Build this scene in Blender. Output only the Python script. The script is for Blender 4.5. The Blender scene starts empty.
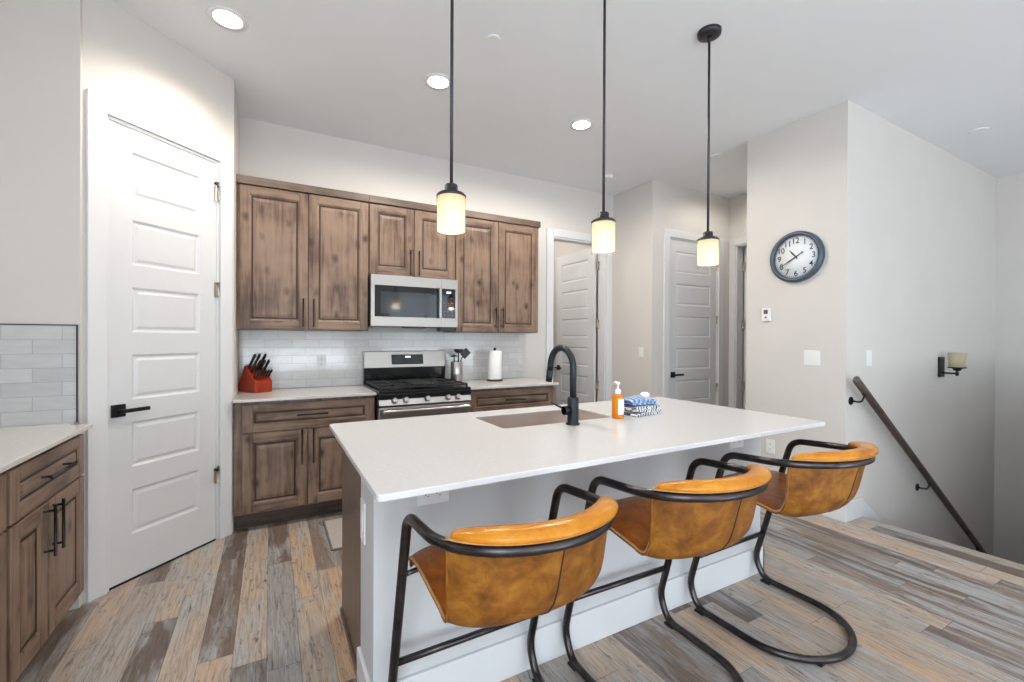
import bpy, bmesh, math, random
from mathutils import Vector, Matrix

SC = bpy.context.scene
COL = SC.collection
PI = math.pi
random.seed(7)

# ------------------------------------------------------------------ camera
FPX, YAW, PITCH, ROLL, EYE = 438.21, .5026, -.0045, .0043, 1.3108
cam = bpy.data.cameras.new('camera')
cam.sensor_fit = 'HORIZONTAL'
cam.sensor_width = 36.0
cam.lens = 36.0 * FPX / 1024.0
cam.clip_start = .02
cam_o = bpy.data.objects.new('camera', cam)
COL.objects.link(cam_o)
Fv = Vector((math.sin(YAW) * math.cos(PITCH), math.cos(YAW) * math.cos(PITCH), math.sin(PITCH)))
Rv = Vector((math.cos(YAW), -math.sin(YAW), 0))
Uv = Rv.cross(Fv)
R2 = Rv * math.cos(ROLL) + Uv * math.sin(ROLL)
U2 = -Rv * math.sin(ROLL) + Uv * math.cos(ROLL)
cam_o.matrix_world = Matrix(((R2.x, U2.x, -Fv.x, 0), (R2.y, U2.y, -Fv.y, 0), (R2.z, U2.z, -Fv.z, EYE), (0, 0, 0, 1)))
SC.camera = cam_o

# ------------------------------------------------------------------ world, daylight, exposure
SC.view_settings.view_transform = 'Standard'
SC.view_settings.look = 'None'
SC.view_settings.gamma = 1.0
SC.view_settings.use_curve_mapping = False
SC.view_settings.exposure = .80
w = bpy.data.worlds.new('sky')
SC.world = w
w.use_nodes = True
w.node_tree.nodes['Background'].inputs['Color'].default_value = (.75, .87, 1, 1)
w.node_tree.nodes['Background'].inputs['Strength'].default_value = 1.5


def area_light(name, loc, rot, sx, sy, power, color):
    l = bpy.data.lights.new(name, 'AREA')
    l.shape = 'RECTANGLE'
    l.size, l.size_y, l.energy, l.color = sx, sy, power, color
    o = bpy.data.objects.new(name, l)
    COL.objects.link(o)
    o.location, o.rotation_euler = loc, rot
    return o


# daylight entering by the two wide windows in the wall behind the camera
WIN = [(-.9, 1.9), (2.7, 5.9)]
for (a, b), pd_, pb_ in zip(WIN, (2, 4), (40, 32)):
    area_light('daylight', ((a + b) / 2, -4.62, 1.5), (PI / 2, 0, 0), b - a - .1, 2.1, pd_, (.80, .90, 1))
    # added fill lamp low outside the window, tilted up to brighten the ceiling
    area_light('ceiling fill', ((a + b) / 2, -4.75, .75), (PI * .5 + .95, 0, 0), b - a - .1, .9, pb_, (.84, .93, 1))

# unseen wide window added in the left wall to light the clock wall
LW = (-3.9, -.5)
area_light('daylight', (-1.50, sum(LW) / 2, 1.6), (PI / 2, 0, -PI / 2), LW[1] - LW[0] - .1, 2.0, 70, (.76, .89, 1))


def spot(name, loc, power, color, size=2.3, blend=.7, radius=.06):
    l = bpy.data.lights.new(name, 'SPOT')
    l.energy, l.color, l.spot_size, l.spot_blend, l.shadow_soft_size = power, color, size, blend, radius
    o = bpy.data.objects.new(name, l)
    COL.objects.link(o)
    o.location = loc
    return o


# sun through the rear windows: it lands on the floor behind the camera and lights the ceiling from below
sun = bpy.data.lights.new('sun', 'SUN')
sun.energy, sun.color, sun.angle = 10., (.76, .88, 1), .01
sun_o = bpy.data.objects.new('sun', sun)
COL.objects.link(sun_o)
sun_o.rotation_euler = (math.radians(61), 0, math.radians(22))

# added fill spots without fixtures over the seating side, behind the camera
for px_ in (-.2, 1.6, 3.2):
    for py_ in (.15, -1.7, -3.3):
        spot('ceiling spot', (px_, py_, 3.01), 7, (1, .95, .88), 2.5, .8)

spot('ceiling spot', (4.35, 2.85, 3.0), 9, (1, .95, .88), 3.0, .5)  # unseen fill spot added to brighten the hall, no fixture
# lamp of the little room behind the open door
pr = bpy.data.lights.new('room lamp', 'POINT')
pr.energy, pr.color, pr.shadow_soft_size = 9., (1, .95, .88), .12
pr_o = bpy.data.objects.new('room lamp', pr)
COL.objects.link(pr_o)
pr_o.location = (2.75, 5.1, 2.75)

# ------------------------------------------------------------------ key dimensions (metres)
H = 3.0435
YB = 4.046            # back wall face
XP, YP = -.2213, 3.4857   # outer corner of the angled pantry wall
XK, YS, YK = 3.636, 1.61, 2.37   # clock wall face, stair wall face, far end of clock wall
X2, Y2, X3 = 3.61, 3.428, 4.915
XR, XE = 6.76, 3.872
XLW, YTW = -1.38, 2.87
YREAR = -4.5
CT = .90              # worktop height
S2 = math.sqrt(.5)


# ------------------------------------------------------------------ node helpers
class NT:
    def __init__(self, name):
        self.m = bpy.data.materials.new(name)
        self.m.use_nodes = True
        self.t = self.m.node_tree
        self.n = self.t.nodes
        self.b = self.n['Principled BSDF']

    def add(self, t, **k):
        x = self.n.new(t)
        for a, v in k.items():
            setattr(x, a, v)
        return x

    def link(self, a, b):
        self.t.links.new(a, b)

    def setb(self, **k):
        for a, v in k.items():
            self.b.inputs[a.replace('_', ' ')].default_value = v

    def math(self, op, a, b=None, c=None):
        x = self.add('ShaderNodeMath', operation=op)
        for i, v in enumerate((a, b, c)):
            if v is None:
                continue
            if isinstance(v, (int, float)):
                x.inputs[i].default_value = v
            else:
                self.link(v, x.inputs[i])
        return x.outputs[0]

    def coords(self, scale=(1, 1, 1), rnd=True):
        tc = self.add('ShaderNodeTexCoord')
        v = tc.outputs['Object']
        if rnd:
            oi = self.add('ShaderNodeObjectInfo')
            ad = self.add('ShaderNodeVectorMath', operation='ADD')
            mu = self.math('MULTIPLY', oi.outputs['Random'], 37.0)
            cx = self.add('ShaderNodeCombineXYZ')
            for i in range(3):
                self.link(mu, cx.inputs[i])
            self.link(v, ad.inputs[0])
            self.link(cx.outputs[0], ad.inputs[1])
            v = ad.outputs[0]
        mp = self.add('ShaderNodeMapping')
        mp.inputs['Scale'].default_value = scale
        self.link(v, mp.inputs['Vector'])
        return mp.outputs[0]

    def noise(self, vec, scale, detail=3, rough=.5, dist=0.):
        x = self.add('ShaderNodeTexNoise')
        x.inputs['Scale'].default_value = scale
        x.inputs['Detail'].default_value = detail
        x.inputs['Roughness'].default_value = rough
        x.inputs['Distortion'].default_value = dist
        self.link(vec, x.inputs['Vector'])
        return x.outputs['Fac']

    def ramp(self, fac, stops, interp='LINEAR'):
        r = self.add('ShaderNodeValToRGB')
        r.color_ramp.interpolation = interp
        e = r.color_ramp.elements
        while len(e) < len(stops):
            e.new(.5)
        for i, (p, c) in enumerate(stops):
            e[i].position = p
            e[i].color = (*c, 1) if len(c) == 3 else c
        self.link(fac, r.inputs[0])
        return r.outputs[0]

    def mix(self, fac, a, b, mode='MIX'):
        x = self.add('ShaderNodeMix', data_type='RGBA', blend_type=mode)
        for s, v in ((x.inputs[0], fac), (x.inputs[6], a), (x.inputs[7], b)):
            if isinstance(v, (int, float)):
                s.default_value = v
            elif isinstance(v, tuple):
                s.default_value = (*v, 1)
            else:
                self.link(v, s)
        return x.outputs[2]

    def bump(self, h, strength=.2, dist=.01):
        x = self.add('ShaderNodeBump')
        x.inputs['Strength'].default_value = strength
        x.inputs['Distance'].default_value = dist
        self.link(h, x.inputs['Height'])
        self.link(x.outputs[0], self.b.inputs['Normal'])

    def color(self, c):
        self.link(c, self.b.inputs['Base Color'])


def plain(name, col, rough=.5, metal=0., var=.06, nscale=9., bump=0., spec=.5, coat=0.):
    t = NT(name)
    v = t.coords(rnd=False)
    n = t.noise(v, nscale, 4)
    lo = tuple(c * (1 - var) for c in col)
    hi = tuple(min(1, c * (1 + var)) for c in col)
    t.color(t.ramp(n, [(.3, lo), (.7, hi)]))
    t.setb(Roughness=rough, Metallic=metal, Specular_IOR_Level=spec, Coat_Weight=coat)
    if bump:
        t.bump(t.noise(v, nscale * 25, 3), bump, .003)
    return t.m


MAT = {}
MAT['wall'] = plain('wall paint', (.66, .625, .59), .85, var=.015, nscale=3, bump=.05, spec=.25)
MAT['ceiling'] = plain('ceiling paint', (.83, .84, .85), .9, var=.01, nscale=3, bump=.05, spec=.2)
MAT['trim'] = plain('white trim paint', (.70, .70, .705), .38, var=.01)
MAT['door'] = plain('white door paint', (.67, .67, .675), .35, var=.01)
MAT['island'] = plain('island paint', (.58, .575, .575), .8, var=.015, nscale=3, bump=.05)
MAT['quartz'] = plain('white quartz', (.68, .67, .665), .22, var=.03, nscale=60)
MAT['greyquartz'] = plain('pale grey quartz', (.60, .57, .54), .18, var=.05, nscale=60)
MAT['black'] = plain('matte black metal', (.012, .012, .013), .42, .3)
MAT['blackplastic'] = plain('black plastic', (.015, .015, .016), .35)
MAT['blackgloss'] = plain('black glass', (.006, .007, .01), .05, coat=.3)
MAT['enamel'] = plain('black enamel', (.01, .01, .011), .18)
MAT['castiron'] = plain('cast iron', (.02, .02, .02), .6, bump=.2)
MAT['nickel'] = plain('satin nickel', (.55, .50, .45), .35, 1.)
MAT['bronze'] = plain('dark bronze', (.055, .052, .058), .42, .7)
MAT['slate'] = plain('slate blue metal', (.075, .105, .14), .38, .4)
MAT['faucetblack'] = plain('slate black metal', (.022, .030, .038), .36, .5)
MAT['white'] = plain('white plastic', (.82, .82, .81), .4, var=.01)
MAT['offwhite'] = plain('clock face', (.80, .83, .85), .5, var=.01)
MAT['ink'] = plain('dark ink', (.02, .025, .03), .5)
MAT['tick'] = plain('grey ink', (.1, .11, .12), .5)
MAT['rubber'] = plain('black rubber', (.01, .01, .01), .8)
MAT['darkgap'] = plain('dark gap', (.01, .01, .01), .9)
MAT['paper'] = plain('paper towel', (.86, .86, .85), .9, var=.02, nscale=40, bump=.3)
MAT['label'] = plain('label paper', (.80, .78, .75), .6)
MAT['pinkgrey'] = plain('tan piping', (.50, .27, .11), .6, var=.2, nscale=80)
MAT['redwood'] = None


def steel(name, col=(.50, .485, .465), rough=.30):
    t = NT(name)
    v = t.coords((2, 2, 160), rnd=False)
    n = t.noise(v, 4, 3)
    t.color(t.ramp(n, [(.3, tuple(c * .92 for c in col)), (.7, col)]))
    t.setb(Metallic=1., Roughness=rough)
    t.bump(n, .04, .002)
    return t.m


MAT['steel'] = steel('brushed steel')
MAT['darksteel'] = steel('dark steel', (.13, .135, .13), .24)
MAT['steelmw'] = steel('satin steel', (.42, .40, .375), .42)
MAT['sinksteel'] = steel('sink steel', (.66, .57, .51), .34)


def tube_mat():
    t = NT('gunmetal tube')
    v = t.coords()
    n = t.noise(v, 14, 4, .6)
    t.color(t.ramp(n, [(.3, (.040, .036, .039)), (.62, (.078, .069, .070)), (.8, (.15, .11, .095))]))
    t.setb(Metallic=.9, Roughness=.28)
    return t.m


MAT['tube'] = tube_mat()


def wood(name, axis, dark=(.052, .029, .018), mid=(.150, .089, .059), light=(.28, .187, .130), knots=True, rough=.42):
    """knotty alder; the grain runs along the given axis"""
    t = NT(name)
    long_, cross = .9, 11.
    sc = [cross] * 3
    sc['xyz'.index(axis)] = long_
    v = t.coords(tuple(sc))
    g1 = t.noise(v, 2.2, 6, .62, .6)
    sc2 = [60.] * 3
    sc2['xyz'.index(axis)] = 2.
    g2 = t.noise(t.coords(tuple(sc2)), 2., 3, .6)
    big = t.noise(t.coords((1, 1, 1)), 3.2, 3, .6)
    f = t.math('ADD', t.math('MULTIPLY', g1, .55), t.math('ADD', t.math('MULTIPLY', g2, .15), t.math('MULTIPLY', big, .45)))
    c = t.ramp(f, [(.40, dark), (.52, mid), (.59, tuple(.5 * (a + b) for a, b in zip(mid, light))), (.74, light)])
    if knots:
        sk = [9.] * 3
        sk['xyz'.index(axis)] = 5.5
        vo = t.add('ShaderNodeTexVoronoi')
        vo.inputs['Scale'].default_value = 1.0
        kv = t.coords(tuple(sk))
        # bend the lookup a little so that knots are not round
        nz = t.add('ShaderNodeTexNoise')
        nz.inputs['Scale'].default_value = 3.
        t.link(kv, nz.inputs['Vector'])
        mx = t.add('ShaderNodeMix', data_type='VECTOR')
        mx.inputs[0].default_value = .12
        t.link(kv, mx.inputs[4])
        t.link(nz.outputs['Color'], mx.inputs[5])
        t.link(mx.outputs[1], vo.inputs['Vector'])
        kf = t.ramp(vo.outputs['Distance'], [(.04, (0, 0, 0)), (.10, (.35, .35, .35)), (.24, (1, 1, 1))])
        c = t.mix(1., c, t.mix(kf, (.16, .12, .10), (1, 1, 1)), 'MULTIPLY')
    t.color(c)
    t.setb(Roughness=rough, Specular_IOR_Level=.45)
    t.bump(g2, .06, .004)
    return t.m


for ax in 'xyz':
    MAT['wood' + ax] = wood('knotty alder ' + ax, ax)
MAT['glaze'] = plain('dark glaze', (.030, .016, .010), .5)
MAT['panelwood'] = wood('island side veneer', 'z', (.085, .050, .034), (.125, .077, .054), (.17, .11, .078), knots=False, rough=.36)
MAT['crownwood'] = wood('dark top rail', 'x', (.055, .034, .024), (.110, .073, .054), (.18, .125, .095), knots=False)
MAT['toewood_shade'] = wood('shaded toe board', 'x', (.030, .018, .012), (.06, .037, .026), (.10, .065, .045), knots=False, rough=.5)  # cabinet wood darkened: the shade of the recess is put into its colour
MAT['rail'] = wood('handrail wood', 'x', (.030, .020, .017), (.060, .042, .036), (.10, .075, .066), knots=False, rough=.35)
MAT['redwood'] = wood('red stained wood', 'z', (.10, .008, .003), (.24, .020, .006), (.36, .036, .010), knots=False, rough=.3)


def floor_mat():
    t = NT('vinyl planks')
    tc = t.add('ShaderNodeTexCoord')
    sp = t.add('ShaderNodeSeparateXYZ')
    t.link(tc.outputs['Object'], sp.inputs[0])
    W, L = .122, .92
    u = t.math('DIVIDE', t.math('ADD', sp.outputs[0], 40.03), W)
    iu = t.math('FLOOR', u)
    fu = t.math('FRACT', u)
    wn = t.add('ShaderNodeTexWhiteNoise', noise_dimensions='1D')
    t.link(iu, wn.inputs['W'])
    v = t.math('ADD', t.math('DIVIDE', t.math('ADD', sp.outputs[1], 60.), L), t.math('MULTIPLY', wn.outputs['Value'], 7.))
    iv = t.math('FLOOR', v)
    fv = t.math('FRACT', v)
    cb = t.add('ShaderNodeCombineXYZ')
    t.link(iu, cb.inputs[0])
    t.link(iv, cb.inputs[1])
    w2 = t.add('ShaderNodeTexWhiteNoise', noise_dimensions='3D')
    t.link(cb.outputs[0], w2.inputs['Vector'])
    base = t.ramp(w2.outputs['Value'], [(.0, (.185, .135, .105)), (.15, (.53, .37, .25)), (.29, (.40, .335, .285)), (.42, (.25, .19, .15)),
                                        (.54, (.46, .355, .275)), (.66, (.34, .315, .30)), (.78, (.15, .112, .09)), (.88, (.47, .375, .295))], 'CONSTANT')
    # grain: stretched along the plank, moved per plank
    of = t.add('ShaderNodeVectorMath', operation='MULTIPLY_ADD')
    of.inputs[1].default_value = (31., 17., 0.)
    t.link(w2.outputs['Color'], of.inputs[0])
    t.link(tc.outputs['Object'], of.inputs[2])
    m1 = t.add('ShaderNodeMapping')
    m1.inputs['Scale'].default_value = (60, 3.2, 1)
    t.link(of.outputs[0], m1.inputs['Vector'])
    g = t.noise(m1.outputs[0], 1.6, 8, .72, 1.0)
    m2 = t.add('ShaderNodeMapping')
    m2.inputs['Scale'].default_value = (7, 1.1, 1)
    t.link(of.outputs[0], m2.inputs['Vector'])
    patch = t.noise(m2.outputs[0], 1.7, 4, .6, .5)
    c = t.mix(t.ramp(patch, [(.46, (0, 0, 0)), (.62, (.8, .8, .8))]), base, (.40, .405, .41))
    c = t.mix(1., c, t.ramp(g, [(.30, (.30, .27, .25)), (.43, (.84, .82, .80)), (.56, (1.08, 1.08, 1.08)), (.75, (1.28, 1.27, 1.26))]), 'MULTIPLY')
    m3 = t.add('ShaderNodeMapping')
    m3.inputs['Scale'].default_value = (22, 5.5, 1)
    t.link(of.outputs[0], m3.inputs['Vector'])
    worn = t.noise(m3.outputs[0], 1.5, 6, .7, 1.)
    c = t.mix(t.ramp(worn, [(.57, (0, 0, 0)), (.68, (.85, .85, .85))]), c, (.085, .078, .075))
    # joints between planks
    eu = t.math('MINIMUM', fu, t.math('SUBTRACT', 1., fu))
    ev = t.math('MINIMUM', fv, t.math('SUBTRACT', 1., fv))
    ju = t.math('LESS_THAN', eu, .0085)
    jv = t.math('LESS_THAN', ev, .0014)
    j = t.math('MAXIMUM', ju, jv)
    c = t.mix(t.math('MULTIPLY', j, .6), c, (.06, .045, .035))
    t.color(c)
    t.setb(Roughness=.36, Specular_IOR_Level=.4)
    t.bump(t.math('SUBTRACT', g, t.math('MULTIPLY', j, .8)), .10, .003)
    return t.m


MAT['floor'] = floor_mat()


def tile_mat(name, col, ox=0., oz=0., tint=.05):
    t = NT(name)
    tc = t.add('ShaderNodeTexCoord')
    sp = t.add('ShaderNodeSeparateXYZ')
    t.link(tc.outputs['Object'], sp.inputs[0])
    cb = t.add('ShaderNodeCombineXYZ')
    t.link(t.math('ADD', sp.outputs[0], ox), cb.inputs[0])
    t.link(t.math('ADD', sp.outputs[2], oz), cb.inputs[1])
    br = t.add('ShaderNodeTexBrick')
    br.inputs['Scale'].default_value = 1.
    br.inputs['Brick Width'].default_value = .203
    br.inputs['Row Height'].default_value = .0665
    br.inputs['Mortar Size'].default_value = .0016
    br.inputs['Mortar Smooth'].default_value = .3
    br.inputs['Bias'].default_value = 0.
    br.inputs['Color1'].default_value = (*[c * (1 - tint) for c in col], 1)
    br.inputs['Color2'].default_value = (*[min(1, c * (1 + tint)) for c in col], 1)
    br.inputs['Mortar'].default_value = (*[c * .72 for c in col], 1)
    t.link(cb.outputs[0], br.inputs['Vector'])
    n = t.noise(t.coords((3, 3, 14), rnd=False), 4, 4, .6)
    t.color(t.mix(1., br.outputs['Color'], t.ramp(n, [(.3, (.93, .92, .91)), (.7, (1.02, 1.02, 1.02))]), 'MULTIPLY'))
    t.setb(Roughness=.12, Coat_Weight=.2)
    t.bump(t.math('SUBTRACT', t.math('MULTIPLY', n, .15), br.outputs['Fac']), .35, .002)
    return t.m


MAT['tile_back'] = tile_mat('backsplash tile', (.69, .675, .655), .05, .03)
MAT['tile_left'] = tile_mat('grey white tile', (.56, .57, .575), .06, -.034, .08)


def leather(name, dark, mid, light, rough, mott=9.):
    t = NT(name)
    v = t.coords()
    a = t.noise(v, mott, 5, .62, .4)
    b = t.noise(v, 42., 4, .6)
    f = t.math('ADD', t.math('MULTIPLY', a, .78), t.math('MULTIPLY', b, .22))
    t.color(t.ramp(f, [(.34, dark), (.50, mid), (.66, light)]))
    t.setb(Roughness=rough, Specular_IOR_Level=.35)
    t.bump(t.noise(v, 260., 3), .12, .002)
    return t.m


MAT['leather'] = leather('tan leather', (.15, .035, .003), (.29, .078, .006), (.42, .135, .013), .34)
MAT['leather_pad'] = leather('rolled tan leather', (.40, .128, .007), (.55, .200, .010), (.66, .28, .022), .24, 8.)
MAT['suede'] = leather('leather outside', (.115, .034, .003), (.225, .078, .0065), (.35, .145, .017), .52, 13.)


def mat_liquid():
    t = NT('orange soap')
    t.color(t.ramp(t.noise(t.coords(), 12, 2), [(.3, (.85, .26, .01)), (.7, (.95, .33, .015))]))
    t.setb(Roughness=.12, Transmission_Weight=.25, Subsurface_Weight=.2, IOR=1.35)
    return t.m


MAT['soap'] = mat_liquid()


def cloth(name, a, b, c, sx, sy):
    t = NT(name)
    v = t.coords()
    x = t.noise(v, sx, 2, .5, 1.5)
    wv = t.add('ShaderNodeTexWave', wave_type='BANDS', bands_direction='X')
    wv.inputs['Scale'].default_value = sy
    wv.inputs['Distortion'].default_value = 2.5
    t.link(v, wv.inputs['Vector'])
    c1 = t.ramp(wv.outputs['Fac'], [(.0, a), (.46, a), (.54, b), (1, b)])
    t.color(t.mix(t.ramp(x, [(.55, (0, 0, 0)), (.6, (1, 1, 1))]), c1, c))
    t.setb(Roughness=.95)
    t.bump(t.noise(v, 400, 2), .2, .002)
    return t.m


MAT['cloth_blue'] = cloth('blue striped cloth', (.10, .19, .40), (.50, .60, .74), (.20, .33, .58), 26, 9)
MAT['cloth_black'] = cloth('black white cloth', (.03, .03, .045), (.75, .76, .80), (.70, .72, .75), 34, 14)
MAT['mat'] = plain('grey mat', (.46, .41, .38), .95, var=.12, nscale=160, bump=.3)
MAT['matedge'] = plain('mat binding', (.20, .165, .15), .9)


def glass_clear():
    t = NT('clear glass')
    lw = t.add('ShaderNodeLayerWeight')
    lw.inputs['Blend'].default_value = .25
    fr_out = t.math('MULTIPLY_ADD', lw.outputs['Facing'], .30, .03)
    tr = t.add('ShaderNodeBsdfTransparent')
    tr.inputs['Color'].default_value = (.97, .96, .94, 1)
    gl = t.add('ShaderNodeBsdfGlossy')
    gl.inputs['Roughness'].default_value = .04
    mx = t.add('ShaderNodeMixShader')
    t.link(fr_out, mx.inputs[0])
    t.link(tr.outputs[0], mx.inputs[1])
    t.link(gl.outputs[0], mx.inputs[2])
    t.link(mx.outputs[0], t.n['Material Output'].inputs['Surface'])
    return t.m


MAT['glass'] = glass_clear()


def frosted(name, col, strength):
    """opal glass round a lit bulb: passes light on and glows by itself"""
    t = NT(name)
    tl = t.add('ShaderNodeBsdfTranslucent')
    tl.inputs['Color'].default_value = (*col, 1)
    df = t.add('ShaderNodeBsdfDiffuse')
    df.inputs['Color'].default_value = (*col, 1)
    n = t.noise(t.coords((40, 40, 3)), 3, 3)
    m1 = t.add('ShaderNodeMixShader')
    t.link(t.math('ADD', t.math('MULTIPLY', n, .3), .2), m1.inputs[0])
    t.link(tl.outputs[0], m1.inputs[1])
    t.link(df.outputs[0], m1.inputs[2])
    out = m1.outputs[0]
    if strength:
        em = t.add('ShaderNodeEmission')
        em.inputs['Color'].default_value = (1, .80, .55, 1)
        em.inputs['Strength'].default_value = strength
        ad = t.add('ShaderNodeAddShader')
        t.link(out, ad.inputs[0])
        t.link(em.outputs[0], ad.inputs[1])
        out = ad.outputs[0]
    t.link(out, t.n['Material Output'].inputs['Surface'])
    return t.m


MAT['opal'] = frosted('opal glass', (.72, .66, .54), .15)
MAT['candleglass'] = frosted('amber crackle glass', (.80, .74, .58), 0)


def emit(name, col, s):
    t = NT(name)
    t.setb(Base_Color=(*col, 1))
    t.b.inputs['Emission Color'].default_value = (*col, 1)
    t.b.inputs['Emission Strength'].default_value = s
    return t.m


MAT['bulb'] = emit('lit bulb', (1, .86, .66), 9)
MAT['lens'] = emit('lit lamp lens', (1, .90, .76), 9)
MAT['screen'] = emit('lit display', (.55, .75, .9), .7)


# ------------------------------------------------------------------ mesh builder
class G:
    def __init__(self):
        self.v, self.f, self.mi, self.sm = [], [], [], []
        self.M = Matrix()

    def _push(self, verts, faces, mat, smooth):
        o = len(self.v)
        flip = self.M.to_3x3().determinant() < 0
        self.v += [self.M @ Vector(p) for p in verts]
        for f in faces:
            f = [o + i for i in f]
            self.f.append(f[::-1] if flip else f)
            self.mi.append(mat)
            self.sm.append(smooth)
        return self

    def bm(self, b, mat=0, smooth=False):
        b.verts.ensure_lookup_table()
        b.verts.index_update()
        self._push([x.co.copy() for x in b.verts], [[x.index for x in f.verts] for f in b.faces], mat, smooth)
        b.free()
        return self

    def box(self, x0, x1, y0, y1, z0, z1, bev=0., mat=0, seg=2):
        x0, x1 = min(x0, x1), max(x0, x1)
        y0, y1 = min(y0, y1), max(y0, y1)
        z0, z1 = min(z0, z1), max(z0, z1)
        b = bmesh.new()
        bmesh.ops.create_cube(b, size=1., matrix=Matrix.Translation(((x0 + x1) / 2, (y0 + y1) / 2, (z0 + z1) / 2)) @ Matrix.Diagonal((x1 - x0, y1 - y0, z1 - z0, 1)))
        if bev:
            bev = min(bev, .45 * min(x1 - x0, y1 - y0, z1 - z0))
            bmesh.ops.bevel(b, geom=b.edges[:], offset=bev, segments=seg, affect='EDGES', profile=.5)
        return self.bm(b, mat)

    def lathe(self, prof, n=32, mat=0, smooth=True, at=(0, 0, 0), axis='z', sx=1., sy=1.):
        """prof: (radius, height) from bottom to top"""
        vs, fs = [], []
        for r, h in prof:
            for i in range(n):
                a = 2 * PI * i / n
                p = (r * math.cos(a) * sx, r * math.sin(a) * sy, h)
                if axis == 'x':
                    p = (p[2], p[0], p[1])
                elif axis == 'y':
                    p = (p[1], p[2], p[0])
                vs.append((p[0] + at[0], p[1] + at[1], p[2] + at[2]))
        for k in range(len(prof) - 1):
            for i in range(n):
                j = (i + 1) % n
                fs.append([k * n + i, k * n + j, (k + 1) * n + j, (k + 1) * n + i])
        self._push(vs, fs, mat, smooth)
        caps = []
        if prof[0][0] > 1e-6:
            caps.append(list(range(n))[::-1])
        if prof[-1][0] > 1e-6:
            caps.append([(len(prof) - 1) * n + i for i in range(n)])
        o = len(self.v) - len(vs)
        for c in caps:
            self.f.append([o + i for i in c])
            self.mi.append(mat)
            self.sm.append(False)
        return self

    def cyl(self, p0, p1, r, n=20, mat=0, bev=0.):
        p0, p1 = Vector(p0), Vector(p1)
        return self.tube([p0, p1], r, n, mat)

    def tube(self, path, r, n=12, mat=0, closed=False, up=None, smooth=True, caps=True):
        """sweep; r = number, list of numbers, or list of (width, height) with a fixed up vector"""
        P = [Vector(p) for p in path]
        m = len(P)
        R = r if isinstance(r, list) else [r] * m
        T = []
        for i in range(m):
            a = P[(i - 1) % m] if (closed or i > 0) else P[i]
            b = P[(i + 1) % m] if (closed or i < m - 1) else P[i]
            T.append((b - a).normalized())
        vs, fs = [], []
        ref = Vector(up) if up else (Vector((0, 0, 1)) if abs(T[0].z) < .9 else Vector((1, 0, 0)))
        N = (ref - T[0] * ref.dot(T[0])).normalized()
        for i in range(m):
            if up:
                N = (ref - T[i] * ref.dot(T[i])).normalized()
            else:
                N = (N - T[i] * N.dot(T[i])).normalized()
            B = T[i].cross(N)
            rr = R[i]
            rw, rh = rr if isinstance(rr, tuple) else (rr, rr)
            for k in range(n):
                a = 2 * PI * k / n
                vs.append(P[i] + B * (rw * math.cos(a)) + N * (rh * math.sin(a)))
        for i in range(m if closed else m - 1):
            j = (i + 1) % m
            for k in range(n):
                l = (k + 1) % n
                fs.append([i * n + k, i * n + l, j * n + l, j * n + k])
        self._push(vs, fs, mat, smooth)
        if caps and not closed:
            o = len(self.v) - len(vs)
            for c in (list(range(n))[::-1], [(m - 1) * n + k for k in range(n)]):
                self.f.append([o + i for i in c])
                self.mi.append(mat)
                self.sm.append(False)
        return self

    def grid(self, rows, mat=0, smooth=True, closed_u=False, closed_v=False):
        nr, nc = len(rows), len(rows[0])
        fs = []
        for i in range(nr if closed_v else nr - 1):
            for j in range(nc if closed_u else nc - 1):
                i2, j2 = (i + 1) % nr, (j + 1) % nc
                fs.append([i * nc + j, i * nc + j2, i2 * nc + j2, i2 * nc + j])
        return self._push([p for r in rows for p in r], fs, mat, smooth)

    def plate(self, outer, holes, z0, z1, mat=0, bev=0.):
        """flat slab of any outline with holes"""
        b = bmesh.new()
        es = []
        for loop in [outer] + holes:
            vs = [b.verts.new((x, y, z0)) for x, y in loop]
            es += [b.edges.new((vs[i], vs[(i + 1) % len(vs)])) for i in range(len(vs))]
        bmesh.ops.triangle_fill(b, use_beauty=True, use_dissolve=False, edges=es)
        fs = b.faces[:]
        r = bmesh.ops.extrude_face_region(b, geom=fs)
        bmesh.ops.translate(b, vec=(0, 0, z1 - z0), verts=[x for x in r['geom'] if isinstance(x, bmesh.types.BMVert)])
        bmesh.ops.recalc_face_normals(b, faces=b.faces[:])
        if bev:
            ed = [e for e in b.edges if len(e.link_faces) == 2 and abs(e.verts[0].co.z - e.verts[1].co.z) < 1e-6 and e.calc_face_angle() > 1.]
            bmesh.ops.bevel(b, geom=ed, offset=bev, segments=2, affect='EDGES', profile=.5)
        return self.bm(b, mat)

    def prism(self, poly, axis, a, b_, mat=0, bev=0.):
        """poly in the plane across axis: 'x' -> (y,z), 'y' -> (x,z), 'z' -> (x,y)"""
        b = bmesh.new()

        def P(p, t):
            return {'x': (t, p[0], p[1]), 'y': (p[0], t, p[1]), 'z': (p[0], p[1], t)}[axis]
        v0 = [b.verts.new(P(p, a)) for p in poly]
        v1 = [b.verts.new(P(p, b_)) for p in poly]
        b.faces.new(v0)
        b.faces.new(v1)
        n = len(poly)
        for i in range(n):
            b.faces.new((v0[i], v0[(i + 1) % n], v1[(i + 1) % n], v1[i]))
        bmesh.ops.recalc_face_normals(b, faces=b.faces[:])
        if bev:
            bmesh.ops.bevel(b, geom=b.edges[:], offset=bev, segments=2, affect='EDGES', profile=.5)
        return self.bm(b, mat)

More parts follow.
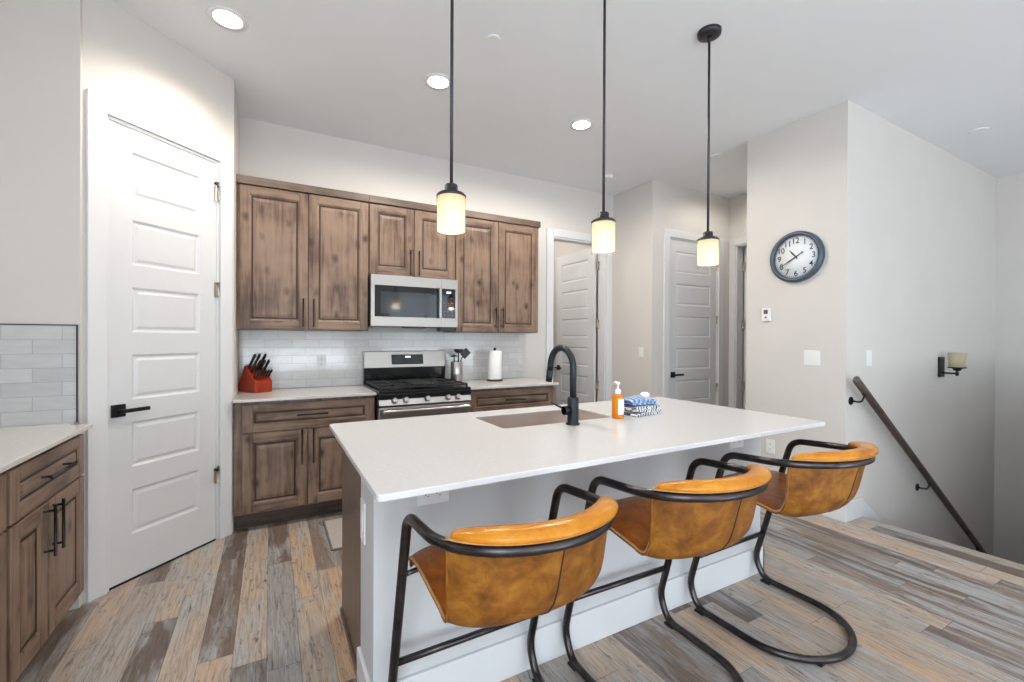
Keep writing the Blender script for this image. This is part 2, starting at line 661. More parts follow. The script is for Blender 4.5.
    def obj(self, name, mats, parent=None, loc=None, kind=None):
        me = bpy.data.meshes.new(name)
        me.from_pydata([tuple(v) for v in self.v], [], self.f)
        for m in (mats if isinstance(mats, (list, tuple)) else [mats]):
            me.materials.append(MAT[m] if isinstance(m, str) else m)
        me.polygons.foreach_set('material_index', self.mi)
        me.polygons.foreach_set('use_smooth', self.sm)
        me.update()
        o = bpy.data.objects.new(name, me)
        COL.objects.link(o)
        if parent:
            o.parent = parent
        if loc:
            o.location = loc
        if kind:
            o['kind'] = kind
        return o


def tag(o, label, cat, group=None):
    o['label'], o['category'] = label, cat
    if group:
        o['group'] = group
    return o


def thing(name, label, cat, loc=(0, 0, 0), rz=0., group=None):
    o = bpy.data.objects.new(name, None)
    o.empty_display_size = .1
    COL.objects.link(o)
    o.location, o.rotation_euler = loc, (0, 0, rz)
    return tag(o, label, cat, group)


def copy_tree(o, parent=None):
    c = o.copy()
    COL.objects.link(c)
    if parent:
        c.parent = parent
    for ch in list(o.children):
        copy_tree(ch, c)
    return c


def struct(name, g, mats, parent=None):
    return g.obj(name, mats, parent, kind=None if parent else 'structure')


def fillet(pts, rad, n=6, closed=False):
    """round the corners of a 3-D polyline; rad: one radius per point"""
    P = [Vector(p) for p in pts]
    m = len(P)
    out = []
    for i in range(m):
        r = rad[i] if isinstance(rad, (list, tuple)) else rad
        if (not closed and i in (0, m - 1)) or r <= 0:
            out.append(P[i])
            continue
        a, b, c = P[(i - 1) % m], P[i], P[(i + 1) % m]
        d1, d2 = (a - b), (c - b)
        t = min(r, .48 * d1.length, .48 * d2.length)
        p, q = b + d1.normalized() * t, b + d2.normalized() * t
        for k in range(n + 1):
            s = k / n
            out.append(p * (1 - s) ** 2 + b * 2 * s * (1 - s) + q * s * s)
    return out


def rrect(x0, x1, y0, y1, r, n=6):
    out = []
    for cx, cy, a0 in ((x1 - r, y0 + r, -PI / 2), (x1 - r, y1 - r, 0), (x0 + r, y1 - r, PI / 2), (x0 + r, y0 + r, PI)):
        for k in range(n + 1):
            a = a0 + PI / 2 * k / n
            out.append((cx + r * math.cos(a), cy + r * math.sin(a)))
    return out


def frame_matrix(origin, u, n):
    """columns: u (across), n (outward), z up"""
    u, n = Vector(u), Vector(n)
    return Matrix(((u.x, n.x, 0, origin[0]), (u.y, n.y, 0, origin[1]), (u.z, n.z, 1, origin[2]), (0, 0, 0, 1)))


# ------------------------------------------------------------------ room shell
g = G()
g.box(XLW - .1, XE - .03, YREAR - .1, YB + .02, -.2, 0)
g.box(XE - .04, XR + .1, YREAR - .1, .43, -.2, 0)
g.box(XE - .031, X3 + 1.5, YK - .02, Y2 + .05, -.2, 0)
g.box(2.2, 3.75, YB + .02, 6.0, -.2, 0)
# rounded nosing board at the head of the stairs
g.box(XE - .03, XE, .43, YS, -.045, 0, .008)
g.box(XE - .03, XE - .012, .43, YS, -.2, -.045)
struct('floor', g, 'floor')

g = G()
g.box(XLW - .1, XR + .1, YREAR - .1, YB + 2.0, H, H + .12)
struct('ceiling', g, 'ceiling')

# back wall with the opening of door 1
D1A, D1B, DH = 2.735, 3.49, 2.445
g = G()
g.box(XP - .12, D1A, YB, YB + .115, 0, H)
g.box(D1B, X3 + .1, YB, YB + .115, 0, H)
g.box(D1A, D1B, YB, YB + .115, DH, H)
struct('wall_back', g, 'wall')
# room beyond door 1
g = G()
g.box(2.2, 3.75, 5.9, 6.0, 0, H)
g.box(2.1, 2.2, YB + .115, 6.0, 0, H)
g.box(3.65, 3.75, YB + .115, 6.0, 0, H)
struct('wall_pantry_room', g, 'wall')

# angled wall with the pantry door, and its return to the back wall
XT, YT = XP - .833 * S2, YP - .833 * S2


def pw(s, n=0.):
    return (XP - s * S2 + n * S2, YP - s * S2 - n * S2)


g = G()
PD0, PD1 = .112, .733          # door opening along the wall
for s0, s1, z0, z1 in ((0, PD0, 0, H), (PD1, .833, 0, H), (PD0, PD1, DH, H)):
    g.prism([pw(s0), pw(s1), pw(s1, -.11), pw(s0, -.11)], 'z', z0, z1)
g.prism([(XP, YP), (XP, YB), (XP - .12, YB), pw(.05, -.11)], 'z', 0, H)
struct('wall_angled', g, 'wall')
g = G()
g.box(XLW - .1, XT, YTW, YTW + .11, 0, H)
struct('wall_tiled', g, 'wall')
g = G()
g.box(XLW - .1, XLW, YREAR - .1, LW[0], 0, H)
g.box(XLW - .1, XLW, LW[1], YTW + .11, 0, H)
g.box(XLW - .1, XLW, LW[0], LW[1], 0, .5)
g.box(XLW - .1, XLW, LW[0], LW[1], 2.65, H)
struct('wall_left', g, 'wall')

g = G()
g.prism([(XK, YK), (XK, YS), (XR, YS), (XR, YK)], 'z', 0, H)
g.box(XE, XR, YS, YS + .3, -2.6, 0)
struct('wall_stair', g, 'wall')
g = G()
g.box(XR, XR + .1, YREAR - .1, YK + .02, -2.6, H)
struct('wall_right', g, 'wall')
g = G()
g.box(X2, X2 + .115, Y2 + .115, YB, 0, H)
D3A, D3B = 3.868, 4.700
g.box(X2, D3A, Y2, Y2 + .115, 0, H)
g.box(D3B, X3 + .1, Y2, Y2 + .115, 0, H)
g.box(D3A, D3B, Y2, Y2 + .115, DH, H)
struct('wall_hall', g, 'wall')
D4A, D4B = 2.52, 3.335
g = G()
g.box(X3, X3 + .115, D4B, Y2, 0, H)
g.box(X3, X3 + .115, D4A, D4B, DH, H)
g.box(X3, X3 + .115, YK, D4A, 0, H)
g.box(X3 + 1.4, X3 + 1.5, YK, Y2 + .2, 0, H)
g.box(X3 + .1, X3 + 1.5, Y2 + .05, Y2 + .15, 0, H)
struct('wall_hall_end', g, 'wall')
# closet behind door 3
g = G()
g.box(D3A - .1, D3B + .1, Y2 + .5, Y2 + .58, 0, H)
struct('wall_closet', g, 'wall')
# rear wall with two wide windows, guard wall beside the stairwell
g = G()
xs = [XLW, WIN[0][0], WIN[0][1], WIN[1][0], WIN[1][1], XR]
for i in (0, 2, 4):
    g.box(xs[i], xs[i + 1], YREAR - .1, YREAR, 0, H)
for a, b in WIN:
    g.box(a, b, YREAR - .1, YREAR, 0, .4)
    g.box(a, b, YREAR - .1, YREAR, 2.6, H)
struct('wall_rear', g, 'wall')
for k, (a, b) in enumerate(WIN):
    g = G()
    for x in (a + .03, a + (b - a) / 3, a + (b - a) * 2 / 3, b - .03):
        g.box(x - .03, x + .03, YREAR - .09, YREAR - .03, .4, 2.6)
    for z in (.43, 2.57):
        g.box(a, b, YREAR - .09, YREAR - .03, z - .03, z + .03)
    struct('window_%d' % (k + 1), g, 'trim')
g = G()
for y in (LW[0] + .03, (LW[0] + LW[1]) / 2, LW[1] - .03):
    g.box(XLW - .09, XLW - .03, y - .03, y + .03, .5, 2.65)
for z in (.53, 2.62):
    g.box(XLW - .09, XLW - .03, LW[0], LW[1], z - .03, z + .03)
struct('window_3', g, 'trim')  # frame of the unseen left window, added for its light
g = G()
g.box(XE, XR, .34, .43, -2.6, 0)
g.box(XE, XR, .34, .43, 0, 1.0)
g.box(XE - .02, XR, .32, .45, 1.0, 1.03, .005)
struct('wall_guard', g, 'wall')

# stairs going down beyond the floor edge
g = G()
RISE, RUN = .192, .27
for k in range(1, 11):
    g.box(XE + RUN * (k - 1) - .02, min(XE + RUN * k, XR), .43, YS, -RISE * k - .04, -RISE * k, .006)
    g.box(XE + RUN * (k - 1), XE + RUN * (k - 1) + .02, .43, YS, -RISE * k, -RISE * (k - 1) - .04)
struct('staircase', g, 'floor')
g = G()
g.box(XE - .1, XR, .34, YS, -2.6, -2.3)
struct('floor_lower', g, 'floor')


# ---- trim: baseboards and casings
def board(name, pts, h=.14, t=.015):
    """pts: ground polyline; the board stands on its right-hand side"""
    g = G()
    for (x0, y0), (x1, y1) in zip(pts[:-1], pts[1:]):
        d = Vector((x1 - x0, y1 - y0))
        L = d.length
        d.normalize()
        g.M = frame_matrix((x0, y0, 0), (d.x, d.y, 0), (d.y, -d.x, 0))
        g.box(-.0, L + .0, 0, t, 0, h, .003)
    return struct(name, g, 'trim')


board('baseboard_clock', [(XK, YK), (XK, YS), (XE - .005, YS)][:2] + [])
g = G()
g.box(XK - .015, XE - .005, YS - .015, YS, 0, .14, .003)
# sloping skirt board that follows the stairs down
g.prism([(XE - .02, .0), (XE - .02, .14), (XE + 2.6, .14 - 2.6 * RISE / RUN), (XE + 2.6, -.28 - 2.6 * RISE / RUN), (XE + .02, -.3)], 'y', YS - .012, YS)
struct('baseboard_stair', g, 'trim')
board('baseboard_hall', [(X2, YB), (X2, Y2), (D3A - .085, Y2)])
board('baseboard_back', [(D1B + .09, YB), (X2, YB)])
board('baseboard_tiled', [(-1.0, YTW), (XT, YTW)])


def casing(name, M, w, h, wd=.088, t=.018, left=True, right=True):
    """frame round a w x h opening; local x along the wall, y outward"""
    g = G()
    g.M = M
    if left:
        g.box(-wd, -.004, 0, t, 0, h + wd, .003)
    if right:
        g.box(w + .004, w + wd, 0, t, 0, h + wd, .003)
    g.box(-.004, w + .004, 0, t, h + .004, h + wd, .003)
    # jamb lining
    g.box(-.004, .012, -.115, .001, 0, h + .004)
    g.box(w - .012, w + .004, -.115, .001, 0, h + .004)
    g.box(.012, w - .012, -.115, .001, h - .012, h + .004)
    return struct(name, g, 'trim')


# ---- room doors: six raised panels
def slab(g, w, h, t=.035, z0=.012):
    """door leaf, local x 0..w, y -t..0, faces on both sides"""
    st, rl = .115, .12
    n = 6
    ph = (h - z0 - .13 - .235 - (n - 1) * rl) / n
    zs = [z0 + .235 + i * (ph + rl) for i in range(n)]
    g.box(0, w, -t + .009, -.009, z0, h)
    for y0, y1 in ((-.009, 0), (-t, -t + .009)):
        g.box(0, st, y0, y1, z0, h)
        g.box(w - st, w, y0, y1, z0, h)
        g.box(st, w - st, y0, y1, z0, zs[0])
        g.box(st, w - st, y0, y1, zs[-1] + ph, h)
        for i in range(n - 1):
            g.box(st, w - st, y0, y1, zs[i] + ph, zs[i + 1])
    for z in zs:
        for s in (1, -1):
            yb = -.009 if s > 0 else -t + .009
            ring = []
            for ins, dep in ((0, .009), (.012, .001), (.020, .001), (.034, .006)):
                ring.append([(st + ins, yb + s * dep, z + ins), (w - st - ins, yb + s * dep, z + ins), (w - st - ins, yb + s * dep, z + ph - ins), (st + ins, yb + s * dep, z + ph - ins)])
            vs = [p for r in ring for p in r]
            fs = []
            for k in range(3):
                for i in range(4):
                    j = (i + 1) % 4
                    fs.append([k * 4 + i, k * 4 + j, k * 4 + 4 + j, k * 4 + 4 + i])
            fs.append([12, 13, 14, 15])
            if s < 0:
                fs = [f[::-1] for f in fs]
            g._push(vs, fs, 0, False)


def lever(parent, M, x, z, side, name='door_handle'):
    """black lever on a square rose; side = direction the lever points"""
    g = G()
    g.M = M
    g.box(x - .033, x + .033, 0, .009, z - .033, z + .033, .002)
    g.cyl((x, .008, z), (x, .05, z), .011, 14)
    g.box(x - .012 if side > 0 else x - .125, x + .125 if side > 0 else x + .012, .040, .054, z - .010, z + .010, .003)
    return g.obj(name, 'black', parent)


def hinges(parent, M, x, zs, y=.004):
    for z in zs:
        g = G()
        g.M = M
        g.cyl((x, y, z - .05), (x, y, z + .05), .008, 10)
        g.box(x - .024, x + .024, y - .006, y - .002, z - .05, z + .05, .001)
        g.obj('hinge', 'nickel', parent)


# pantry door in the angled wall (local x runs from its left edge)
Mp = frame_matrix((*pw(PD1), 0), (S2, S2, 0), (S2, -S2, 0))
casing('trim_1', Mp, PD1 - PD0, DH)
g = G()
g.M = Mp @ Matrix.Translation((.006, -.006, 0))
slab(g, PD1 - PD0 - .012, DH - .006)
d1 = struct('door_1', g, 'door')
lever(d1, Mp @ Matrix.Translation((0, -.006, 0)), .055, .925, 1)
hinges(d1, Mp, PD1 - PD0 - .002, (2.24, 1.62, .42))
for zz in (2.285, .475):
    g = G()
    g.M = Mp
    g.cyl((PD1 - PD0 - .002, .004, zz), (PD1 - PD0 - .055, .05, zz), .005, 10)
    g.lathe([(.010, 0), (.010, .02)], 12, at=(PD1 - PD0 - .058, .045, zz), axis='y')
    g.obj('hinge_stop', 'bronze', d1)
g = G()
g.M = Mp
g.box(.012, PD1 - PD0 - .012, -.10, -.004, .0, .011)
struct('gap_shade', g, 'darkgap')  # dark strip standing in for the shade under the door

# door 2: back wall, swung open into the room beyond
M2 = frame_matrix((D1A, YB, 0), (1, 0, 0), (0, -1, 0))
casing('trim_3', M2, D1B - D1A, DH)
g = G()
ML2 = frame_matrix((D1B - .056, YB + .140, 0), (0, 1, 0), (-1, 0, 0))
g.M = ML2
slab(g, .80, DH - .012)
d2 = struct('door_2', g, 'door')
lever(d2, ML2, .80 - .06, .925, -1)
hinges(d2, frame_matrix((D1B - .022, YB + .1, 0), (1, 0, 0), (0, -1, 0)), 0, (2.2, 1.5, .76), .006)

# door 3: closed door in the short hall
M3 = frame_matrix((D3A, Y2, 0), (1, 0, 0), (0, -1, 0))
casing('trim_4', M3, D3B - D3A, DH)
g = G()
g.M = M3 @ Matrix.Translation((.006, -.006, 0))
slab(g, D3B - D3A - .012, DH - .006)
d3 = struct('door_3', g, 'door')
lever(d3, M3 @ Matrix.Translation((0, -.006, 0)), .075, .918, 1)
hinges(d3, M3, D3B - D3A - .002, (2.2, 1.55, .74))

# door 4: at the end of the hall, swung away from the viewer
M4 = frame_matrix((X3, D4B, 0), (0, -1, 0), (-1, 0, 0))
casing('trim_5', M4, D4B - D4A, DH, wd=.08)
g = G()
ML4 = frame_matrix((X3 + .125, D4B - .055, 0), (1, 0, 0), (0, -1, 0))
g.M = ML4
slab(g, .78, DH - .012)
d4 = struct('door_4', g, 'door')
hinges(d4, frame_matrix((X3 + .1, D4B - .028, 0), (0, -1, 0), (-1, 0, 0)), 0, (2.2, 1.5, .76), .01)

# ---- backsplashes
g = G()
g.box(-.217, 2.353, YB - .010, YB - .001, CT, 1.375)
tag(g.obj('backsplash', ['tile_back']), 'warm white subway tile backsplash behind the gas range', 'backsplash')
g = G()
g.box(XLW + .012, -.823, YTW - .010, YTW - .001, CT, 1.366)
bs = tag(g.obj('backsplash', ['tile_left']), 'grey white subway tile backsplash over the short side counter', 'backsplash')
g = G()
g.box(-.823, -.818, YTW - .0115, YTW, CT, 1.371)
g.box(XLW, -.823, YTW - .0115, YTW, 1.366, 1.371)
g.obj('edge_trim', 'bronze', bs)


# ------------------------------------------------------------------ kitchen cabinets
def panel_door(name, parent, M, w, h, fr=.062, t=.02, horiz=False):
    """frame-and-raised-panel front: local x 0..w, y 0..t outward, z 0..h.
    slot 0 = stiles, 1 = rails, 2 = glazed groove, 3 = field"""
    g = G()
    g.M = M
    fz = fr if not horiz else fr * .78
    g.box(0, w, 0, t * .45, 0, h, .001, 3)
    g.box(0, fr, .002, t, 0, h, .003, 0)
    g.box(w - fr, w, .002, t, 0, h, .003, 0)
    g.box(fr, w - fr, .002, t - .0004, 0, fz, .003, 1)
    g.box(fr, w - fr, .002, t - .0004, h - fz, h, .003, 1)
    y0 = t
    yb = t * .45 + .001
    rings = [(0, t - .001), (.010, t - .007), (.013, yb + .001), (.019, yb + .001), (.022, yb + .002), (.045, t - .003)]
    if horiz:
        rings = [(0, t - .001), (.008, t - .006), (.010, yb + .001), (.015, yb + .001), (.017, yb + .002), (.028, t - .003)]
    R = [[(fr + i, y, fz + i), (w - fr - i, y, fz + i), (w - fr - i, y, h - fz - i), (fr + i, y, h - fz - i)] for i, y in rings]
    for k in range(len(R) - 1):
        m = [3, 2, 2, 2, 3][k]
        g._push(R[k] + R[k + 1], [[i, (i + 1) % 4, 4 + (i + 1) % 4, 4 + i] for i in range(4)], m, False)
    g._push(R[-1], [[0, 1, 2, 3]], 3, False)
    return g


def bar_pull(parent, M, p0, p1, out=.034, r=.0055):
    """slim black bar handle on two posts, in the front's local frame"""
    g = G()
    g.M = M
    a, b = Vector((p0[0], 0, p0[1])), Vector((p1[0], 0, p1[1]))
    d = (b - a).normalized()
    o = Vector((0, out, 0))
    g.tube([a + o - d * .022, b + o + d * .022], r, 10)
    for q in (a, b):
        g.tube([q, q + o], r * .85, 10)
    return g.obj('handle', 'black', parent)


def cab_front(kind, root, base, u, n, x0, z0, w, h, handle, long_axis):
    """kind door/drawer; long_axis = axis letter of the horizontal direction"""
    M = frame_matrix((base[0] + u[0] * x0, base[1] + u[1] * x0, z0), (*u, 0), (*n, 0))
    horiz = kind == 'drawer'
    g = panel_door(kind, root, M, w, h, horiz=horiz)
    mats = ['woodz', 'wood' + long_axis, 'glaze', 'woodz' if not horiz else 'wood' + long_axis]
    o = g.obj(kind, mats, root)
    if handle:
        bar_pull(o, M @ Matrix.Translation((0, .018, 0)), *handle)
    return o


def vpull(x, z0, z1):
    return ((x, z0 + .02), (x, z1 - .02))


U, N = (1, 0), (0, -1)
YU = 3.713            # upper door faces
# upper cabinets: three units, each a body with a top rail and two doors
uppers = [(-.217, .7, 1.372, 'tall brown upper cabinet with two doors above the knife block', [(-.200, .248, 'r'), (.253, .694, 'l')], (1.40, 1.61)),
          (.7, 1.457, 1.835, 'short brown upper cabinet directly above the microwave', [(.706, 1.074, 'r'), (1.080, 1.451, 'l')], (1.85, 2.06)),
          (1.457, 2.345, 1.372, 'tall brown upper cabinet with two doors beside the hall doorway', [(1.463, 1.889, 'r'), (1.895, 2.338, 'l')], (1.415, 1.605))]
for x0, x1, z0, lab, doors, (h0, h1) in uppers:
    t = thing('upper_cabinet', lab, 'cabinet', (0, 0, 0), group='upper cabinets on the back wall')
    g = G()
    g.box(x0, x1, YU + .02, YB, z0, 2.45, .002)
    g.obj('body', 'woodz', t)
    g = G()
    ov = .012
    g.box(x0 - (ov * .4 if x0 < 0 else 0), x1 + (ov if x1 > 2 else 0), YU - ov, YB, 2.425, 2.484, .004)
    g.obj('top_rail', 'crownwood', t)
    for a, b, side in doors:
        hx = (b - a) - .034 if side == 'r' else .034
        dz0 = z0 + .008
        cab_front('door', t, (0, YU + .02), U, N, a, dz0, b - a, 2.418 - dz0, vpull(hx, h0 - dz0, h1 - dz0), 'x')

# base cabinets left and right of the range
YF = 3.432
for x0, x1, lab, doors in ((-.217, .700, 'brown base cabinet with drawer and two doors left of the gas range', [(-.170, .226, 'r'), (.232, .690, 'l')]),
                           (1.466, 2.352, 'brown base cabinet with a wide drawer right of the gas range', [(1.475, 1.906, 'r'), (1.912, 2.343, 'l')])):
    t = thing('base_cabinet', lab, 'cabinet', (0, 0, 0), group='base cabinets along the back wall')
    g = G()
    g.box(x0, x1, YF + .02, YB - .012, .115, CT - .02, .002)
    g.obj('body', 'woodz', t)
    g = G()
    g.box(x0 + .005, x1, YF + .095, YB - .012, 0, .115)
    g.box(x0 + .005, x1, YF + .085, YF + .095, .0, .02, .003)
    g.obj('toe_kick', 'toewood_shade', t)
    dl = doors[0][0] - .0
    dr = doors[1][1]
    cab_front('drawer', t, (0, YF + .02), U, N, dl, .672, dr - dl, .186, (((dr - dl) / 2 - .08, .10), ((dr - dl) / 2 + .08, .10)), 'x')
    for a, b, side in doors:
        hx = (b - a) - .034 if side == 'r' else .034
        cab_front('door', t, (0, YF + .02), U, N, a, .128, b - a, .535, vpull(hx, .30, .545), 'x')

# worktops along the back wall
YC = 3.405
g = G()
g.box(-.222, .702, YC, YB - .011, CT - .02, CT, .003)
tag(g.obj('worktop', 'greyquartz'), 'pale quartz worktop carrying the red knife block', 'worktop')
g = G()
g.box(1.464, 2.378, YC, YB - .011, CT - .02, CT, .003)
tag(g.obj('worktop', 'greyquartz'), 'pale quartz worktop carrying the paper towel roll', 'worktop')

# cabinets on the left, facing right
XF = -.765
ULc, NLc = (0, 1), (1, 0)
for y0, y1, lab, doors in ((2.085, 2.768, 'dark brown base cabinet with drawer and two doors beside the pantry door', [(2.098, 2.376, 'r'), (2.384, 2.757, 'l')]),
                           (1.25, 2.083, 'dark brown base cabinet at the left, nearest the viewer', [(1.262, 1.662, 'r'), (1.668, 2.072, 'l')])):
    t = thing('base_cabinet', lab, 'cabinet', (0, 0, 0), group='base cabinets on the left side')
    g = G()
    g.box(XLW + .012, XF - .02, y0, y1, .115, CT - .02, .002)
    g.obj('body', 'woodz', t)
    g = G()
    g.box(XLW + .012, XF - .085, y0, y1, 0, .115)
    g.obj('toe_kick', 'toewood_shade', t)
    dl, dr = doors[0][0], doors[1][1]
    cab_front('drawer', t, (XF - .02, 0), ULc, NLc, dl, .675, dr - dl, .185, (((dr - dl) / 2 - .10, .10), ((dr - dl) / 2 + .10, .10)), 'y')
    for a, b, side in doors:
        hx = (b - a) - .034 if side == 'r' else .034
        cab_front('door', t, (XF - .02, 0), ULc, NLc, a, .128, b - a, .538, vpull(hx, .335, .53), 'y')
g = G()
g.plate([(XLW + .012, 1.25), (-.745, 1.25), (-.745, 2.795), (XT - .02, 2.795), (XT - .02, YTW - .011), (XLW + .012, YTW - .011)], [], CT - .02, CT, 0, .003)
tag(g.obj('worktop', 'greyquartz'), 'grey quartz worktop of the side counter by the pantry door', 'worktop')

# ------------------------------------------------------------------ gas range
RX0, RX1 = .707, 1.461
t = thing('gas_range', 'stainless gas range with black cooktop between the base cabinets', 'stove', (0, 0, 0))
g = G()
g.box(RX0, RX1, 3.42, YB - .01, .03, CT - .005, .004)
g.obj('body', 'enamel', t)
g = G()
g.box(RX0, RX1, 3.362, YB - .03, CT - .012, CT + .012, .006)
g.box(RX0, RX1, 3.358, 3.40, .845, CT - .01, .006)
g.obj('cooktop', 'enamel', t)
# front knob panel, tilted
g = G()
g.prism([(3.372, .868), (3.352, .800), (3.43, .800), (3.43, .868)], 'x', RX0 + .002, RX1 - .002, 0, .003)
kp = g.obj('control_panel', 'steel', t)
for kx in (.825, .912, 1.084, 1.256, 1.342):
    g = G()
    g.M = Matrix.Translation((kx, 3.362, .835)) @ Matrix.Rotation(-.28, 4, 'X')
    g.lathe([(.024, 0), (.024, -.006), (.019, -.009), (.018, -.030), (.0155, -.034)], 24, axis='y')
    g.box(-.004, .004, -.040, -.010, -.018, .018, .002)
    g.obj('knob', 'steel', t)
g = G()
g.box(RX0 + .004, RX1 - .004, 3.366, 3.42, .205, .785, .005)
od = g.obj('oven_door', 'steel', t)
g = G()
g.box(RX0 + .12, RX1 - .12, 3.360, 3.368, .33, .62, .004)
g.obj('oven_window', 'blackgloss', od)
g = G()
g.box(RX0 + .02, RX1 - .02, 3.300, 3.325, .742, .772, .010, seg=3)
for x in (RX0 + .05, RX1 - .05):
    g.box(x - .012, x + .012, 3.32, 3.37, .745, .769, .003)
g.obj('handle', 'steel', od)
g = G()
g.box(RX0 + .004, RX1 - .004, 3.370, 3.42, .04, .195, .005)
g.obj('warming_drawer', 'steel', t)
# backguard: dark riser with a tall steel console
g = G()
g.prism([(3.985, CT + .01), (3.965, 1.055), (4.03, 1.055), (4.03, CT + .01)], 'x', RX0 + .004, RX1 - .004, 0, .003)
g.obj('back_riser', 'darksteel', t)
g = G()
g.prism([(3.945, 1.050), (3.975, 1.197), (4.03, 1.197), (4.03, 1.050)], 'x', RX0 + .002, RX1 - .002, 0, .004)
bg = g.obj('backguard', 'steel', t)
g = G()
Mb = Matrix.Translation((0, 3.945, 1.050)) @ Matrix.Rotation(-math.atan2(.03, .147), 4, 'X')
g.M = Mb
g.box(.945, 1.235, -.006, .001, .028, .118, .004)
dsp = g.obj('display_panel', 'blackgloss', bg)
g = G()
g.M = Mb
g.box(1.068, 1.118, -.0075, -.005, .088, .104)
g.obj('clock_display', 'screen', dsp)
for cxx in (.985, 1.005, 1.025, 1.15, 1.17, 1.19):
    for cz in (.05, .07, .09):
        g = G()
        g.M = Mb
        g.box(cxx - .004, cxx + .004, -.0068, -.0055, cz - .003, cz + .003)
        g.obj('button', 'tick', dsp)
# grates and burners
for gx0, gx1 in ((RX0 + .02, RX0 + .262), (RX0 + .266, RX0 + .488), (RX0 + .492, RX1 - .02)):
    g = G()
    y0, y1 = 3.40, 3.93
    for x in (gx0, gx1):
        g.box(x - .006, x + .006, y0, y1, .925, .94, .003)
    for y in (y0, (y0 + y1) / 2, y1):
        g.box(gx0, gx1, y - .006, y + .006, .925, .94, .003)
    mid = (gx0 + gx1) / 2
    g.box(mid - .006, mid + .006, y0, y1, .928, .946, .003)
    for y in (y0 + .13, y1 - .13):
        g.box(gx0, gx1, y - .006, y + .006, .928, .946, .003)
    for x in (gx0, gx1):
        for y in (y0 + .01, y1 - .01):
            g.box(x - .008, x + .008, y - .008, y + .008, .911, .928, .002)
    g.obj('grate', 'castiron', t)
for bx, by, br in ((RX0 + .14, 3.53, .045), (RX0 + .14, 3.80, .036), (RX0 + .377, 3.665, .05), (RX1 - .14, 3.53, .04), (RX1 - .14, 3.80, .045)):
    g = G()
    g.lathe([(br + .012, .910), (br + .010, .916), (br, .918), (br, .924), (br * .8, .926)], 24, at=(bx, by, 0))
    g.obj('burner', 'castiron', t)
g = G()
g.box(RX0 + .285, RX0 + .47, 3.42, 3.90, .941, .949, .003)
g.obj('griddle', 'castiron', t)

# ------------------------------------------------------------------ microwave
t = thing('microwave', 'stainless over-range microwave under the short upper cabinet', 'microwave', (0, 0, 0))
MX0, MX1, MZ0, MZ1, MY = .704, 1.452, 1.412, 1.832, 3.645
g = G()
g.box(MX0, MX1, MY + .03, YB - .01, MZ0 + .012, MZ1, .003)
g.obj('body', 'blackplastic', t)
g = G()
DX = 1.262
fr = [(MX0, DX + .035, MZ1 - .085, MZ1), (MX0, DX + .035, MZ0, MZ0 + .078), (MX0, MX0 + .03, MZ0 + .078, MZ1 - .085)]
for a, b, c, d in fr:
    g.box(a, b, MY, MY + .032, c, d, .0015)
md = g.obj('door', 'steelmw', t)
g = G()
g.box(MX0 + .028, DX + .002, MY + .004, MY + .03, MZ0 + .076, MZ1 - .083)
wd = g.obj('door_window', 'blackgloss', md)
g = G()
g.box(MX0 + .075, DX - .06, MY + .002, MY + .006, MZ0 + .105, MZ1 - .135)
g.obj('window_screen', MAT['steel'] if False else plain('window mesh', (.03, .034, .04), .10, .0), wd)
g = G()
g.box(DX + .008, DX + .032, MY - .036, MY - .016, MZ0 + .075, MZ1 - .08, .006, seg=3)
for z in (MZ0 + .10, MZ1 - .105):
    g.box(DX + .012, DX + .028, MY - .02, MY + .02, z - .01, z + .01)
g.obj('handle', 'steelmw', md)
g = G()
g.box(DX + .036, MX1, MY, MY + .032, MZ1 - .085, MZ1, .0015)
g.box(DX + .036, MX1, MY, MY + .032, MZ0, MZ0 + .078, .0015)
g.box(MX1 - .022, MX1, MY, MY + .032, MZ0 + .078, MZ1 - .085)
pf = g.obj('panel_frame', 'steelmw', t)
g = G()
g.box(DX + .036, MX1 - .022, MY + .001, MY + .03, MZ0 + .076, MZ1 - .083)
cp = g.obj('control_panel', 'blackgloss', t)
g = G()
g.box(DX + .085, DX + .125, MY - .0005, MY + .002, MZ1 - .125, MZ1 - .108)
g.obj('clock_display', 'screen', cp)
for i in range(4):
    for j in range(3):
        g = G()
        g.box(DX + .062 + j * .036, DX + .072 + j * .036, MY - .0005, MY + .002, MZ0 + .10 + i * .035, MZ0 + .108 + i * .035)
        g.obj('button', 'tick', cp)
g = G()
g.box(MX0 + .01, MX1 - .01, MY + .05, YB - .05, MZ0, MZ0 + .014)
g.box(MX0 + .28, MX1 - .28, MY + .02, MY + .12, MZ0 - .012, MZ0 + .012, .003)
g.obj('vent_grille', 'blackplastic', t)
g = G()
g.box(MX1 - .14, MX1 + .0, MY + .06, MY + .16, MZ0 - .035, MZ0 + .01, .004)
g.obj('task_lamp', 'blackplastic', t)

# ------------------------------------------------------------------ island
IX0, IX1, IYF, IYB = .300, 2.440, 1.497, 2.215
t = thing('kitchen_island', 'white painted island base with brown wood side panel', 'island', (0, 0, 0))
g = G()
g.box(IX0, IX1, IYF, 1.735, 0, CT - .02, .003)
g.obj('half_wall', 'island', t)
g = G()
g.box(IX0 - .015, IX1 + .015, IYF - .015, IYF, 0, .145, .003)
g.box(IX0 - .015, IX0, IYF - .015, 1.727, 0, .145, .003)
g.box(IX1, IX1 + .015, IYF - .015, 1.735, 0, .145, .003)
g.obj('baseboard', 'trim', t)
g = G()
g.box(IX0 + .012, .915, 1.735, IYB - .02, .10, CT - .02)
g.box(1.62, IX1 - .012, 1.735, IYB - .02, .10, CT - .02)
g.box(.915, 1.62, 1.735, 1.755, .10, CT - .02)
g.box(.915, 1.62, 2.135, IYB - .02, .10, CT - .02)
g.box(.915, 1.62, 1.755, 2.135, .10, .60)
